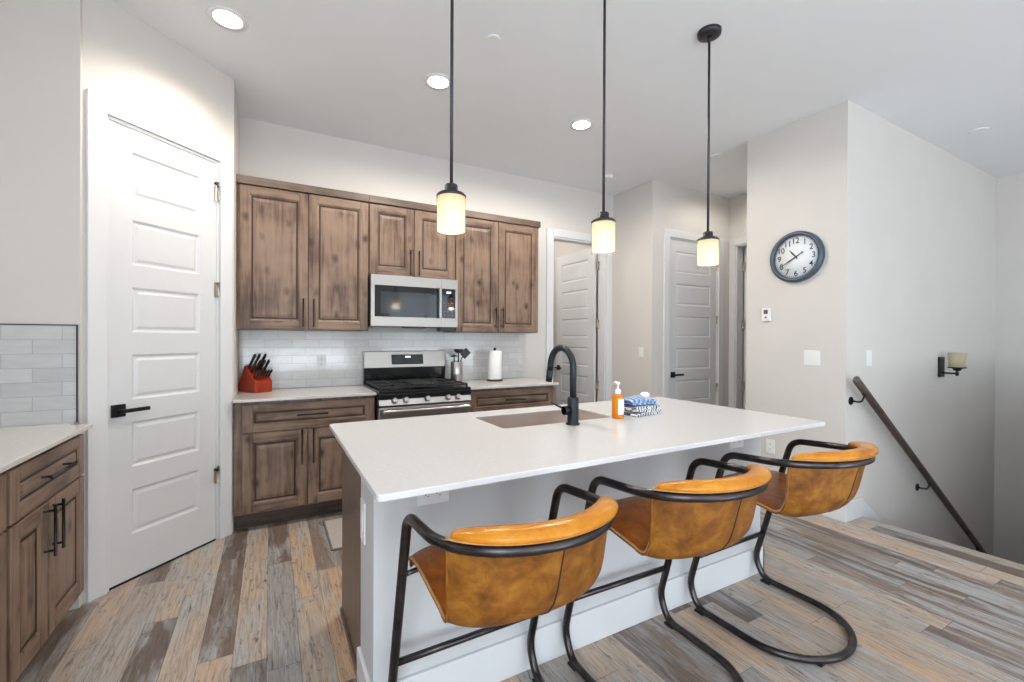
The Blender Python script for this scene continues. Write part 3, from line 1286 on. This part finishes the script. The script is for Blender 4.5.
g.box(IX0 + .02, IX1 - .02, 1.735, IYB - .09, 0, .10)
g.obj('cabinet_body', 'panelwood', t)
g = G()
g.box(IX0 - .002, IX0 + .012, 1.737, IYB, .0, CT - .02, .001)
g.box(IX0 - .010, IX0 - .002, 1.737, IYB - .0, .0, .03, .003)
g.obj('side_panel', 'panelwood', t)
g = G()
g.box(IX1 - .012, IX1 + .002, 1.737, IYB, .0, CT - .02, .001)
g.obj('side_panel', 'panelwood', t)
for k in range(4):
    wdt = (IX1 - IX0 - .03) / 4
    xa = IX1 - .015 - k * wdt
    M = frame_matrix((xa - .004, IYB - .02, .11), (-1, 0, 0), (0, 1, 0))
    o = panel_door('door', t, M, wdt - .008, .75).obj('door', ['woodz', 'woodx', 'glaze', 'woodz'], t)
    bar_pull(o, M @ Matrix.Translation((0, .018, 0)), *vpull(.034 if k % 2 else wdt - .042, .48, .70))


def wall_plate(name, M, w, h, kind, parent=None, mats=('white', 'darkgap')):
    """kind 'outlet' = two sockets side by side or stacked, 'switch' = n paddles"""
    g = G()
    g.M = M
    g.box(-w / 2, w / 2, 0, .006, -h / 2, h / 2, .002)
    if kind == 'switch':
        n = 2 if w > .1 else 1
        for k in range(n):
            cx = (k - (n - 1) / 2) * .046
            g.box(cx - .0165, cx + .0165, .005, .0085, -.033, .033, .0015)
    else:
        lie = w > h
        for s in (-1, 1):
            cx, cz = (s * .021, 0) if lie else (0, s * .021)
            g.box(cx - .016, cx + .016, .005, .0075, cz - .016, cz + .016, .002)
            for q in (-1, 1):
                if lie:
                    g.box(cx - .002, cx + .005, .007, .0082, cz + q * .006 - .001, cz + q * .006 + .001, mat=1)
                else:
                    g.box(cx + q * .006 - .001, cx + q * .006 + .001, .007, .0082, cz - .002, cz + .005, mat=1)
            if lie:
                g.box(cx - .0105, cx - .007, .007, .0082, cz - .002, cz + .002, mat=1)
            else:
                g.box(cx - .002, cx + .002, .007, .0082, cz - .0105, cz - .007, mat=1)
    return g.obj(name, list(mats), parent)


wall_plate('outlet_plate', frame_matrix((.505, IYF, .762), (1, 0, 0), (0, -1, 0)), .117, .072, 'outlet', t)
wall_plate('outlet_plate', frame_matrix((2.215, IYF, .762), (1, 0, 0), (0, -1, 0)), .117, .072, 'outlet', t)
wall_plate('switch_plate', frame_matrix((IX0, 1.672, .64), (0, -1, 0), (-1, 0, 0)), .072, .150, 'switch', t)

# island worktop with the sink cut-out
TX0, TX1, TY0, TY1 = .244, 2.458, 1.170, 2.262
SX0, SX1, SY0, SY1 = .935, 1.600, 1.775, 2.115
g = G()
g.plate(rrect(TX0, TX1, TY0, TY1, .018), [rrect(SX0, SX1, SY0, SY1, .02)[::-1]], CT - .02, CT, 0, .003)
tag(g.obj('island_worktop', 'quartz'), 'large white quartz slab on top of the island', 'worktop')

t = thing('sink', 'undermount stainless sink set into the island worktop', 'sink', (0, 0, 0))
g = G()
o_, i_ = .006, .0
outer = rrect(SX0 + .001, SX1 - .001, SY0 + .001, SY1 - .001, .02)
zb = CT - .235
ring0 = [(x, y, CT - .006) for x, y in outer]
ring1 = [(x, y, zb + .03) for x, y in rrect(SX0 + .004, SX1 - .004, SY0 + .004, SY1 - .004, .02)]
ring2 = [(x, y, zb) for x, y in rrect(SX0 + .03, SX1 - .03, SY0 + .03, SY1 - .03, .035)]
g._push(ring0 + ring1 + ring2, [[k * 28 + i, k * 28 + 28 + i, k * 28 + 28 + (i + 1) % 28, k * 28 + (i + 1) % 28] for k in range(2) for i in range(28)] + [[56 + i for i in range(28)]], 0, True)
g.obj('basin', 'sinksteel', t)
g = G()
g.lathe([(.045, zb + .001), (.045, zb + .004), (.035, zb + .005), (.03, zb + .001)], 24, at=((SX0 + SX1) / 2, (SY0 + SY1) / 2, 0))
g.obj('drain', 'steel', t)

# faucet
FX, FY = 1.279, 1.712
t = thing('faucet', 'matte black gooseneck faucet rising beside the island sink', 'faucet', (FX, FY, CT))
g = G()
g.lathe([(.034, 0), (.034, .006), (.027, .009), (.027, .125), (.024, .130), (.017, .132)], 28)
g.obj('base', 'faucetblack', t)
g = G()
arc = [(0, 0, .128), (0, 0, .27)]
ra = .098
for k in range(1, 17):
    a = PI * k / 16 * .96
    arc.append((0, ra - ra * math.cos(a), .27 + ra * math.sin(a)))
lx = arc[-1]
arc.append((0, lx[1] + .004, lx[2] - .03))
g.tube(arc, .0165, 16)
g.obj('spout', 'faucetblack', t)
g = G()
g.tube([arc[-1], (0, arc[-1][1] + .006, arc[-1][2] - .035), (0, arc[-1][1] + .012, arc[-1][2] - .062)], [.0175, .0175, .0165], 16)
g.obj('spray_head', 'faucetblack', t)
g = G()
g.lathe([(.022, -.022), (.022, -.050), (.019, -.054)], 20, at=(0, 0, .07), axis='x')
g.lathe([(.022, -.054), (.022, -.022)], 20, at=(0, 0, .07), axis='x')
g.tube([(-.040, .010, .075), (-.052, .055, .086), (-.058, .098, .096)], [.006, .005, .0045], 10)
g.obj('lever', 'faucetblack', t)

# soap bottle
t = thing('soap_bottle', 'orange pump bottle of dish soap on the white island top', 'bottle', (1.588, 1.738, CT), -1.08)
g = G()
g.lathe([(.027, 0), (.030, .003), (.031, .008), (.031, .113), (.029, .120), (.016, .125), (.013, .128)], 32, sx=1.0, sy=.84)
g.obj('body', 'soap', t)
g = G()
rows = []
for z in (.022, .104):
    rows.append([(.0316 * math.cos(a), .0316 * .84 * math.sin(a), z) for a in [-1.25 + k * .17 for k in range(13)]])
g.grid(rows)
g.obj('label', 'label', t)
g = G()
g.lathe([(.0150, .126), (.0155, .130), (.0155, .148), (.010, .152), (.0055, .154), (.0055, .176)], 20)
g.lathe([(.0075, .174), (.011, .177), (.011, .185), (.008, .189)], 16)
g.tube([(0, 0, .183), (-.020, .012, .184), (-.034, .02, .178)], [.007, .006, .004], 10)
g.obj('pump', 'white', t)


# folded towels
def folded(name, label, mat, cx, cy, z, w, d, h, rz, layers, seed, bulge=0.):
    rnd = random.Random(seed)
    t = thing(name, label, 'towel', (cx, cy, z), rz, 'folded towels by the soap bottle')
    lay = []
    for k in range(layers):
        g = G()
        zz = h * k / layers
        th = h / layers
        rows = []
        n = 24
        ph = [rnd.uniform(0, 6) for _ in range(3)]
        for j in range(13):
            v = j / 12 * 2 - 1
            row = []
            for i in range(n):
                a = 2 * PI * i / n
                c, s = math.cos(a), math.sin(a)
                px = math.copysign(abs(c) ** .35, c) * w / 2
                pz = math.copysign(abs(s) ** .7, s) * th * .56 + th / 2
                wob = .006 * math.sin(3 * v + ph[0] + k) + .004 * math.sin(9 * v + ph[1])
                lift = .007 * math.sin(2.2 * v + ph[2]) * (px / w) * 2 + bulge * (1 - v * v) * (1 - (2 * px / w) ** 2)
                row.append((px + wob, v * d / 2 + .005 * math.sin(px * 40 + ph[1]), max(.0005, zz + pz + lift * (1 if k else .2))))
            rows.append(row)
        g.grid(rows, closed_u=True)
        for r, rev in ((rows[0], True), (rows[-1], False)):
            c = sum((Vector(p) for p in r), Vector()) / n
            o = len(g.v)
            g._push(list(r) + [tuple(c)], [[n, (i + 1) % n, i] if not rev else [n, i, (i + 1) % n] for i in range(n)], 0, True)
        g.obj('fold', mat, t)
    return t


folded('folded_towel', 'black and white patterned towel, undermost of the small stack beside the soap bottle', 'cloth_black', 1.790, 1.800, CT, .215, .15, .050, .15, 3, 3)
folded('folded_towel', 'blue striped towel lying on top of the patterned towel', 'cloth_blue', 1.785, 1.810, CT + .056, .195, .135, .026, .02, 2, 5, .008)
g = G()
g.lathe([(0, -.026), (.010, -.024), (.016, -.014), (.017, 0), (.016, .014), (.010, .024), (0, .026)], 18, axis='y')
o = tag(g.obj('rolled_cloth', 'paper', loc=(1.845, 1.800, CT + .099)), 'small rolled white cloth on top of the blue striped towel', 'cloth')
o.rotation_euler = (0, 0, .8)

# ------------------------------------------------------------------ things on the back worktops
# knife block (its front faces the lower right of the photograph)
kd = Vector((.118, -.195)).normalized()        # towards the viewer's right: front direction
KO = (-.108, 3.895)
t = thing('knife_block', 'red wooden knife block full of black handled knives', 'knife block', (KO[0], KO[1], CT), math.atan2(kd.y, kd.x))
# local x = front, y = sideways
prof = [(-.105, .0), (.115, .0), (.115, .085), (-.025, .200), (-.115, .040)]
g = G()
g.prism(prof, 'y', -.068, .068, 0, .005)
g.obj('block', 'redwood', t)
ax = Vector((.10, .0, .145)).normalized()
slope = Vector((.140, 0, -.115)).normalized()
tag_n = 0
for row_s, ys, ln in ((.030, (-.045, -.010, .035), .135), (.075, (-.048, -.016, .016, .048), .115), (.140, (-.055, -.034, -.012, .010, .032, .054), .075)):
    for y in ys:
        p = Vector((-.025, y, .200)) + slope * row_s
        g = G()
        g.M = Matrix.Translation(p)
        a, b = ax * .004, ax * ln
        bend = Vector((.008, 0, -.004))
        rr = .0085 if ln < .09 else .0115
        g.tube([a, a.lerp(b, .15), a.lerp(b, .55) + bend * .3, a.lerp(b, .9) + bend, b + bend * 1.2], [(rr * .55, rr), (rr * .6, rr * 1.15), (rr * .6, rr * 1.05), (rr * .65, rr * 1.3), (rr * .35, rr * .6)], 10, up=(1, 0, 0))
        g.box(-.001, .001, -.001, .001, -.01, .004)
        k = g.obj('kitchen_knife', 'blackplastic')
        k.matrix_world = t.matrix_basis if False else (Matrix.Translation((KO[0], KO[1], CT)) @ Matrix.Rotation(math.atan2(kd.y, kd.x), 4, 'Z'))
        if ln < .09:
            tag(k, 'black handled steak knife in the lowest row of the red block', 'knife', 'steak knives in the red block')
        elif ln < .12:
            tag(k, 'black handled knife in the middle row of the red block', 'knife', 'middle knives in the red block')
        else:
            tag(k, 'long black handled knife in the top row of the red block', 'knife', 'long knives in the red block')

# utensil crock
CX, CY = 1.525, 3.85
t = tag(G().lathe([(.054, 0), (.056, .003), (.056, .195), (.054, .197), (.051, .195), (.051, .006), (0, .006)], 32).obj('utensil_crock', 'steel', loc=(CX, CY, CT)),
        'round stainless utensil crock on the worktop right of the range', 'utensil holder')
# dark ladle, turner, tongs
g = G()
g.tube([(.015, .0, .008), (.012, -.015, .21), (.010, -.022, .262)], .007, 8)
g.lathe([(0, 0), (.024, .003), (.042, .017), (.047, .040), (.045, .040), (.038, .019), (.022, .006), (0, .004)], 20, at=(.010, -.028, .258))
o = tag(g.obj('ladle', 'blackplastic', loc=(CX, CY, CT + .018)), 'black ladle standing up in the steel utensil crock', 'ladle')
g = G()
g.tube([(.005, .02, .008), (.048, .004, .20), (.062, .0, .230)], .006, 8)
g.M = Matrix.Translation((.082, -.006, .252)) @ Matrix.Rotation(.80, 4, 'Y')
g.box(-.035, .035, -.005, .005, -.038, .048, .004)
for k in range(3):
    g.box(-.020 + k * .016, -.012 + k * .016, -.0055, .0055, -.02, .03)
tag(g.obj('turner', 'blackplastic', loc=(CX, CY, CT + .018)), 'black slotted turner leaning to the right in the steel crock', 'spatula')
g = G()
g.tube([(-.02, .01, .008), (-.025, 0, .20), (-.026, -.002, .245)], .006, 8)
g.tube([(-.052, -.003, .246), (-.026, -.003, .254), (.0, -.003, .248)], [(.010, .008), (.014, .011), (.010, .008)], 10)
tag(g.obj('masher', 'blackplastic', loc=(CX, CY, CT)), 'black handled tool with T shaped grip in the steel crock', 'utensil')

# paper towel on its holder
PX, PY = 1.925, 3.85
t = thing('paper_towel_holder', 'dark upright paper towel holder near the end of the worktop', 'paper towel holder', (PX, PY, CT))
g = G()
g.lathe([(.078, 0), (.078, .010), (.070, .014), (.012, .016)], 32)
g.obj('base', 'bronze', t)
g = G()
g.lathe([(.006, .012), (.006, .300)], 12)
g.lathe([(.006, .298), (.013, .304), (.015, .314), (.010, .324), (0, .328)], 16)
g.obj('post', 'bronze', t)
g = G()
g.lathe([(.020, .017), (.064, .017), (.066, .020), (.066, .292), (.064, .295), (.020, .295), (.020, .017)], 40)
g.tube([(.060, -.028, .02), (.060, -.028, .29)], .002, 6)
tag(g.obj('paper_towel_roll', 'paper', loc=(PX, PY, CT)), 'white paper towel roll standing on the dark holder', 'paper towels')

# floor mat between island and base cabinets
t = thing('floor_mat', 'grey rectangular floor mat between the island and base cabinet', 'mat', (0, 0, 0))
g = G()
g.plate(rrect(.335, 1.15, 2.895, 3.375, .012), [], .0, .009, 0, .002)
g.obj('pile', 'mat', t)
g = G()
g.plate(rrect(.325, 1.16, 2.885, 3.385, .015), [rrect(.338, 1.147, 2.898, 3.372, .012)[::-1]], 0, .011, 0, .002)
g.obj('binding', 'matedge', t)

# ------------------------------------------------------------------ leather counter stools
HW = .270


def hoop(a, hw=HW, b=.240, up=0., n=0.):
    """point of the back hoop, a = 0..pi from the left arm round to the right; n = outward shift"""
    c, sn = math.cos(a), math.sin(a)
    y = -.37 - (b + n) * sn
    return Vector((-(hw + n) * c, y, .795 + .075 * (-.20 - y) + up))


def hoop_y(x, a, b, c):
    return c - b * math.sqrt(max(0., 1 - (x / a) ** 2))


def make_stool(label):
    t = thing('counter_stool', label, 'stool', (0, 0, 0), group='leather counter stools at the island')
    half = [(HW, -.37, .795 + .075 * .17), (HW, -.188, .794), (HW, .000, .112), (HW, -.050, .0195), (HW, -.300, .0195)]
    right = fillet(half, [0, .055, .075, .045, 0], 8)
    N_ = 28
    floor_arc = [(HW * math.cos(a), -.300 - .252 * math.sin(a), .0195) for a in [PI * k / N_ for k in range(1, N_)]]
    hoop_arc = [hoop(PI * k / N_) for k in range(1, N_)]
    left = [Vector((-p.x, p.y, p.z)) for p in right][::-1]
    path = list(right) + [Vector(p) for p in floor_arc] + list(left) + hoop_arc
    cl = [path[0]]
    for p in path[1:]:
        if (p - cl[-1]).length > 1e-4:
            cl.append(p)
    G().tube(cl, .0150, 14, closed=True).obj('frame', 'tube', t)
    yb = lambda z: -.188 + .188 * (.794 - z) / (.794 - .112)
    zf = .262
    G().cyl((-HW, yb(zf), zf), (HW, yb(zf), zf), .0115, 14).obj('footrest', 'tube', t)
    for s in (-1, 1):
        G().cyl((s * HW, yb(.59), .59), (s * .20, yb(.59), .60), .008, 10).obj('seat_pin', 'tube', t)
    for s in (-1, 1):
        g = G()
        g.box(s * HW - .012, s * HW + .012, -.085, -.035, 0, .010, .003)
        g.obj('rubber_foot', 'rubber', t)
    for s in (-1, 1):
        g = G()
        yy = hoop_y(.13, HW, .252, -.300)
        g.box(s * .13 - .02, s * .13 + .02, yy - .010, yy + .010, 0, .010, .003)
        g.obj('rubber_foot', 'rubber', t)
    # leather shell: profile from the front edge, along the seat, up the back to the hoop
    prof = [(-.050, .606), (-.053, .625), (-.068, .636), (-.110, .641), (-.165, .638), (-.230, .630), (-.295, .621), (-.355, .613), (-.400, .608), (-.437, .609),
            (-.472, .617), (-.501, .636), (-.521, .661), (-.536, .694), (-.550, .733), (-.564, .774), (-.578, .808), (-.585, .824)]
    m = len(prof)
    nu = 24
    inner = []
    for i, (y, z) in enumerate(prof):
        row = []
        wb = min(1., max(0., (i - 7) / (m - 8.)))      # how far this row follows the curve of the hoop
        for j in range(nu + 1):
            u = j / nu * 2 - 1
            x = (.232 + .012 * wb) * u
            yy = y + wb * (hoop_y(x, .262, .222, -.37) - hoop_y(0, .262, .222, -.37))
            zz = z - wb * .075 * (hoop_y(x, .262, .222, -.37) - hoop_y(0, .262, .222, -.37))
            if 7 < i:
                yy += (1 - wb) * .045 * u * u * min(1., (i - 7) / 4.)
            fr_ = max(0., 1 - i / 5.)
            yy -= fr_ * .030 * abs(u) ** 3
            zz -= (.010 * abs(u) ** 6) * (1 - wb) + fr_ * .012 * abs(u) ** 4
            if 3 <= i <= 9:
                zz -= .012 * (1 - u * u) * math.sin(PI * (i - 2) / 9)
            row.append(Vector((x, yy, zz)))
        inner.append(row)
    th = [.010, .014, .020, .028, .032, .034, .036, .038, .038, .038, .036, .034, .031, .028, .024, .020, .016, .013]
    outer = []
    for i in range(m):
        row = []
        for j in range(nu + 1):
            u = j / nu * 2 - 1
            a = inner[max(0, i - 1)][j]
            b = inner[min(m - 1, i + 1)][j]
            c = inner[i][max(0, j - 1)]
            d = inner[i][min(nu, j + 1)]
            nn = (b - a).cross(d - c).normalized()
            row.append(inner[i][j] + nn * (.010 + (th[i] - .010) * (1 - abs(u) ** 5)))
        outer.append(row)
    if outer[5][nu // 2].z > inner[5][nu // 2].z:
        outer = [[inner[i][j] * 2 - outer[i][j] for j in range(nu + 1)] for i in range(m)]
    g = G()
    g.grid([r[::-1] for r in inner], 0)
    g.grid(outer, 1)
    for jj, flip in ((0, False), (nu, True)):
        g.grid([[inner[i][jj], outer[i][jj]] if not flip else [outer[i][jj], inner[i][jj]] for i in range(m)], 1)
    g.grid([inner[0], outer[0]][::-1], 0)
    g.grid([inner[-1], outer[-1]], 1)
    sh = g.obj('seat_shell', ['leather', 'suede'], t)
    for jj in (0, nu):
        G().tube([inner[i][jj] + (outer[i][jj] - inner[i][jj]) * .15 for i in range(1, m)], .0038, 8).obj('piping', 'pinkgrey', sh)
        G().tube([outer[i][jj] for i in range(1, m)], .0034, 8).obj('under_piping', 'suede', sh)
    G().tube([inner[1][j] for j in range(nu + 1)], .004, 8).obj('front_piping', 'leather', sh)
    mid = nu // 2
    G().tube([outer[i][mid] for i in range(6, m)], .0024, 6).obj('back_seam', 'glaze', sh)
    # padded roll of leather lying on top of the hoop
    path, rad, pp = [], [], []
    K = 44
    for k in range(K + 1):
        a = PI * (.125 + .75 * k / K)
        e = min(k, K - k) / K
        tp = math.sqrt(max(0., 1 - max(0., 1 - e / .30) ** 2))
        path.append(hoop(a, HW, .240, .019 + .013 * tp, -.010))
        rad.append((.010 + .025 * tp, .005 + .015 * tp) if 0 < k < K else (.004, .002))
        pp.append(hoop(a, HW, .240, .0175 + .004 * tp, .004 + .010 * tp))
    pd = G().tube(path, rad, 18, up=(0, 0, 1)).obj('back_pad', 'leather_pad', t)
    G().tube(pp, [(.0075, .0032)] * len(pp), 8, up=(0, 0, 1)).obj('pad_piping', 'pinkgrey', pd)
    return t


labels = ['tan leather counter stool nearest the pantry door, below the paired island outlet',
          'middle of the three tan leather counter stools along the island',
          'tan leather counter stool nearest the stairs, its whole floor loop showing']
proto = make_stool(labels[0])
for k, (x, y, rz) in enumerate(((.619, 1.460, .012), (1.332, 1.466, -.015), (2.074, 1.464, .012))):
    o = proto if k == 0 else copy_tree(proto)
    o.location = (x, y, 0)
    o.rotation_euler = (0, 0, rz)
    o['label'] = labels[k]


# ------------------------------------------------------------------ lamps
def make_pendant(label):
    t = thing('pendant_lamp', label, 'pendant lamp', (0, 0, 0), group='pendant lamps over the island')
    top = H - 1.715
    g = G()
    g.lathe([(.004, top - .028), (.045, top - .026), (.062, top - .020), (.064, top)], 32)
    g.lathe([(.009, top - .055), (.012, top - .03)], 14)
    g.obj('canopy', 'bronze', t)
    G().lathe([(.0065, .205), (.0065, top - .028)], 12).obj('rod', 'bronze', t)
    g = G()
    g.lathe([(.050, .152), (.058, .155), (.0585, .161), (.050, .169), (.030, .177), (.0265, .180), (.026, .200), (.023, .204), (.008, .206)], 32)
    g.obj('cap', 'bronze', t)
    g = G()
    g.lathe([(.0575, .0), (.058, .001), (.058, .157), (.0575, .158)], 40)
    g.f = [f for f in g.f if len(f) == 4]
    g.mi, g.sm = g.mi[:len(g.f)], g.sm[:len(g.f)]
    g.obj('glass_shade', 'glass', t)
    g = G()
    g.lathe([(.0535, .020), (.0545, .020), (.0545, .154), (.0535, .154), (.0535, .020)], 40)
    g.obj('inner_diffuser', 'opal', t)
    g = G()
    g.lathe([(0, .055), (.018, .062), (.026, .082), (.022, .105), (.013, .125), (.013, .153)], 20)
    g.obj('bulb', 'bulb', t)
    return t


pl = ['black rod pendant lamp hanging in front of the upper cabinets', 'middle of the three black pendant lamps, before the hall doorway',
      'pendant lamp nearest the clock wall, its round ceiling canopy showing']
proto = make_pendant(pl[0])
for k, x in enumerate((.623, 1.398, 2.157)):
    o = proto if k == 0 else copy_tree(proto)
    o.location = (x, 1.636, 1.715)
    o['label'] = pl[k]
    l = bpy.data.lights.new('pendant light', 'POINT')
    l.energy, l.color, l.shadow_soft_size = 1.5, (1, .84, .64), .03
    lo = bpy.data.objects.new('pendant light', l)
    COL.objects.link(lo)
    lo.location = (x, 1.636, 1.715 + .02)


def make_downlight(label):
    t = thing('recessed_light', label, 'ceiling light', (0, 0, 0), group='recessed lights in the kitchen ceiling')
    g = G()
    g.lathe([(.068, -.004), (.094, -.006), (.097, -.002), (.097, 0), (.068, 0), (.068, -.004)], 40)
    g.obj('trim_ring', 'white', t)
    g = G()
    g.lathe([(0, -.0025), (.068, -.0025), (.068, -.001)], 32)
    g.obj('lens', 'lens', t)
    return t


dl = ['lit recessed ceiling light nearest the pantry door', 'lit recessed ceiling light in front of the microwave cabinets', 'lit recessed ceiling light nearest the hall doorway']
proto = make_downlight(dl[0])
for k, x in enumerate((-.209, .985, 2.192)):
    o = proto if k == 0 else copy_tree(proto)
    o.location = (x, 2.84, H)
    o['label'] = dl[k]
    spot('ceiling spot', (x, 2.84, H - .03), 38 if k else 22, (1, .92, .82), 3.05 if k else 2.5, .35 if k else .6)

# ceiling detectors and sprinkler covers
for x, y, r, h, lab, nm, cat in ((1.122, 2.278, .040, .008, 'small white sprinkler cover on the ceiling behind the first pendants', 'sprinkler_cover', 'sprinkler cover'),
                                 (3.125, 3.585, .055, .035, 'white smoke detector on the ceiling above the hall doorway', 'smoke_detector', 'smoke detector'),
                                 (3.662, 2.697, .045, .008, 'white round sprinkler cover on the ceiling of the hall', 'sprinkler_cover', 'sprinkler cover'),
                                 (5.10, 1.32, .060, .008, 'white round cover on the ceiling over the stairwell', 'sprinkler_cover', 'sprinkler cover')):
    g = G()
    g.lathe([(r * .8, H - h), (r * .95, H - h * .8), (r, H - h * .3), (r, H)], 32, at=(x, y, 0))
    tag(g.obj(nm, 'white'), lab, cat)

# ------------------------------------------------------------------ wall clock
t = thing('wall_clock', 'round wall clock with slate blue rim and white numbered face', 'clock', (XK, 1.948, 1.966), 0.)
CM = frame_matrix((0, 0, 0), (0, -1, 0), (-1, 0, 0))      # local x to the viewer's right, y out of the wall


def clock_lathe(prof, n=64):
    g = G()
    g.M = CM
    g.lathe(prof, n, axis='y')
    return g


clock_lathe([(.196, .0), (.200, .004), (.200, .030), (.193, .042), (.180, .046), (.168, .040), (.165, .022), (.165, .0)]).obj('rim', 'slate', t)
clock_lathe([(.166, .010), (.166, .020), (0, .020)]).obj('face', 'offwhite', t)


def text_mesh(s, size):
    cu = bpy.data.curves.new('numeral', 'FONT')
    cu.body, cu.size, cu.align_x, cu.align_y, cu.extrude, cu.offset = s, size, 'CENTER', 'CENTER', .0008, .0006
    o = bpy.data.objects.new('numeral', cu)
    COL.objects.link(o)
    bpy.context.view_layer.update()
    me = bpy.data.meshes.new_from_object(o.evaluated_get(bpy.context.evaluated_depsgraph_get()))
    bpy.data.objects.remove(o)
    vs = [v.co.copy() for v in me.vertices]
    fs = [list(p.vertices) for p in me.polygons]
    bpy.data.meshes.remove(me)
    return vs, fs


for k in range(1, 13):
    a = 2 * PI * k / 12
    vs, fs = text_mesh(str(k), .062)
    cx = sum(v.x for v in vs) / len(vs)
    xs_ = [v.x for v in vs]
    ys_ = [v.y for v in vs]
    ox, oy = (min(xs_) + max(xs_)) / 2, (min(ys_) + max(ys_)) / 2
    g = G()
    g.M = CM
    g._push([((v.x - ox) * .95 + .128 * math.sin(a), .0205 + v.z, v.y - oy + .128 * math.cos(a)) for v in vs], [f[::-1] for f in fs], 0, False)
    g.obj('numeral', 'ink', t)
g = G()
for k in range(60):
    a = 2 * PI * k / 60
    g.M = CM @ Matrix.Rotation(a, 4, 'Y')
    wd_ = .0016 if k % 5 else .003
    g.box(-wd_, wd_, .0203, .0212, .153, .161)
g.obj('minute_track', 'tick', t)


def hand(name, ang, length, tail, wd_, y):
    g = G()
    g.M = CM @ Matrix.Rotation(ang, 4, 'Y')
    g.prism([(-wd_, -tail), (wd_, -tail), (wd_ * 1.5, length * .5), (wd_ * .4, length), (-wd_ * .4, length), (-wd_ * 1.5, length * .5)], 'y', y, y + .0015)
    return g


hand('h', 2 * PI * (10 + 40 / 60) / 12, .075, .018, .0042, .0235).obj('hour_hand', 'ink', t)
g = hand('m', 2 * PI * 40 / 60, .118, .045, .0034, .0255)
g.M = CM @ Matrix.Rotation(2 * PI * 40 / 60, 4, 'Y')
g.lathe([(.008, .0255), (.008, .027)], 14, at=(0, 0, -.055), axis='y')
g.obj('minute_hand', 'ink', t)
clock_lathe([(.007, .020), (.007, .029)], 16).obj('hand_pin', 'ink', t)

# ------------------------------------------------------------------ wall plates, thermostat, sconce
MK = lambda y, z: frame_matrix((XK, y, z), (0, -1, 0), (-1, 0, 0))
t = thing('thermostat', 'small white thermostat with a dark screen below the clock', 'thermostat', (0, 0, 0))
g = G()
g.M = MK(2.185, 1.523)
g.box(-.038, .038, 0, .022, -.056, .056, .006, seg=3)
g.obj('case', 'white', t)
g = G()
g.M = MK(2.185, 1.523)
g.box(-.017, .017, .0215, .0232, .006, .040)
g.obj('screen', 'tick', t)
g = G()
g.M = MK(2.185, 1.523)
g.box(-.008, .008, .0215, .0235, -.030, -.016, .001)
g.obj('button', 'tick', t)
tag(wall_plate('light_switch', MK(1.835, 1.176), .117, .115, 'switch'), 'white double switch plate on the wall below the clock', 'light switch')
tag(wall_plate('wall_outlet', MK(2.150, .43), .075, .115, 'outlet'), 'white wall outlet low on the clock wall behind the far stool', 'outlet')
tag(wall_plate('light_switch', frame_matrix((3.975, YS, 1.178), (1, 0, 0), (0, -1, 0)), .078, .120, 'switch'), 'white single switch plate on the stair wall above the handrail', 'light switch')
tag(wall_plate('light_switch', frame_matrix((X2, 3.58, 1.17), (0, -1, 0), (-1, 0, 0)), .075, .115, 'switch'), 'white switch plate on the short wall between the two hall doors', 'light switch')
tag(wall_plate('wall_outlet', frame_matrix((.376, YB - .009, 1.112), (1, 0, 0), (0, -1, 0)), .072, .115, 'outlet'), 'white outlet on the tile backsplash right of the knife block', 'outlet')

t = thing('wall_sconce', 'black wall sconce with amber crackle glass cup above the handrail', 'wall lamp', (5.305, YS, 1.075))
g = G()
g.box(-.048, .048, -.020, 0, -.090, .090, .004)
g.obj('back_plate', 'black', t)
g = G()
g.tube(fillet([(0, -.015, -.052), (0, -.115, -.052), (0, -.115, -.01)], [0, .012, 0]), .008, 12)
g.lathe([(.010, -.072), (.012, -.064), (.012, -.04)], 14, at=(0, -.115, 0))
g.lathe([(.012, -.03), (.026, -.024), (.030, -.008), (.034, -.006)], 24, at=(0, -.115, 0))
g.lathe([(.034, -.008), (.062, -.002), (.064, .004), (.055, .005), (.0, .004)], 28, at=(0, -.115, 0))
g.obj('arm', 'black', t)
g = G()
g.lathe([(0, .005), (.052, .005), (.057, .012), (.061, .132), (.058, .132), (.054, .016), (0, .010)], 36, at=(0, -.115, 0))
g.obj('glass_cup', 'candleglass', t)

# ------------------------------------------------------------------ handrail
t = thing('handrail', 'dark wooden handrail running down the stair wall', 'handrail', (0, 0, 0))
ra_, rb_ = Vector((3.600, YS - .075, 1.042)), Vector((6.45, YS - .075, 1.042 - 2.85 * .712))
d = (rb_ - ra_).normalized()
path = [ra_, ra_ + d * .012] + [ra_ + d * s for s in (.5, 1., 1.5, 2., 2.5, 3.)] + [rb_]
G().tube(path, [(.014, .022), (.021, .030)] + [(.021, .030)] * 6 + [(.021, .030)], 20, up=(0, 0, 1)).obj('rail', 'rail', t)
for x, in ((3.735,), (4.875,), (6.0,)):
    s = (x - ra_.x) / d.x
    p = ra_ + d * s
    g = G()
    zz = p.z - .075
    g.lathe([(.030, YS - .007), (.030, YS)], 20, at=(x - .03, 0, zz), axis='y')
    g.tube(fillet([(x - .03, YS - .004, zz), (x - .012, YS - .062, zz - .006), (x, YS - .075, p.z - .026)], [0, .025, 0]), .0065, 10)
    g.tube([p - d * .03 - Vector((0, 0, .033)), p + d * .03 - Vector((0, 0, .033))], [(.012, .004), (.012, .004)], 8, up=(0, 0, 1))
    g.obj('bracket', 'black', t)
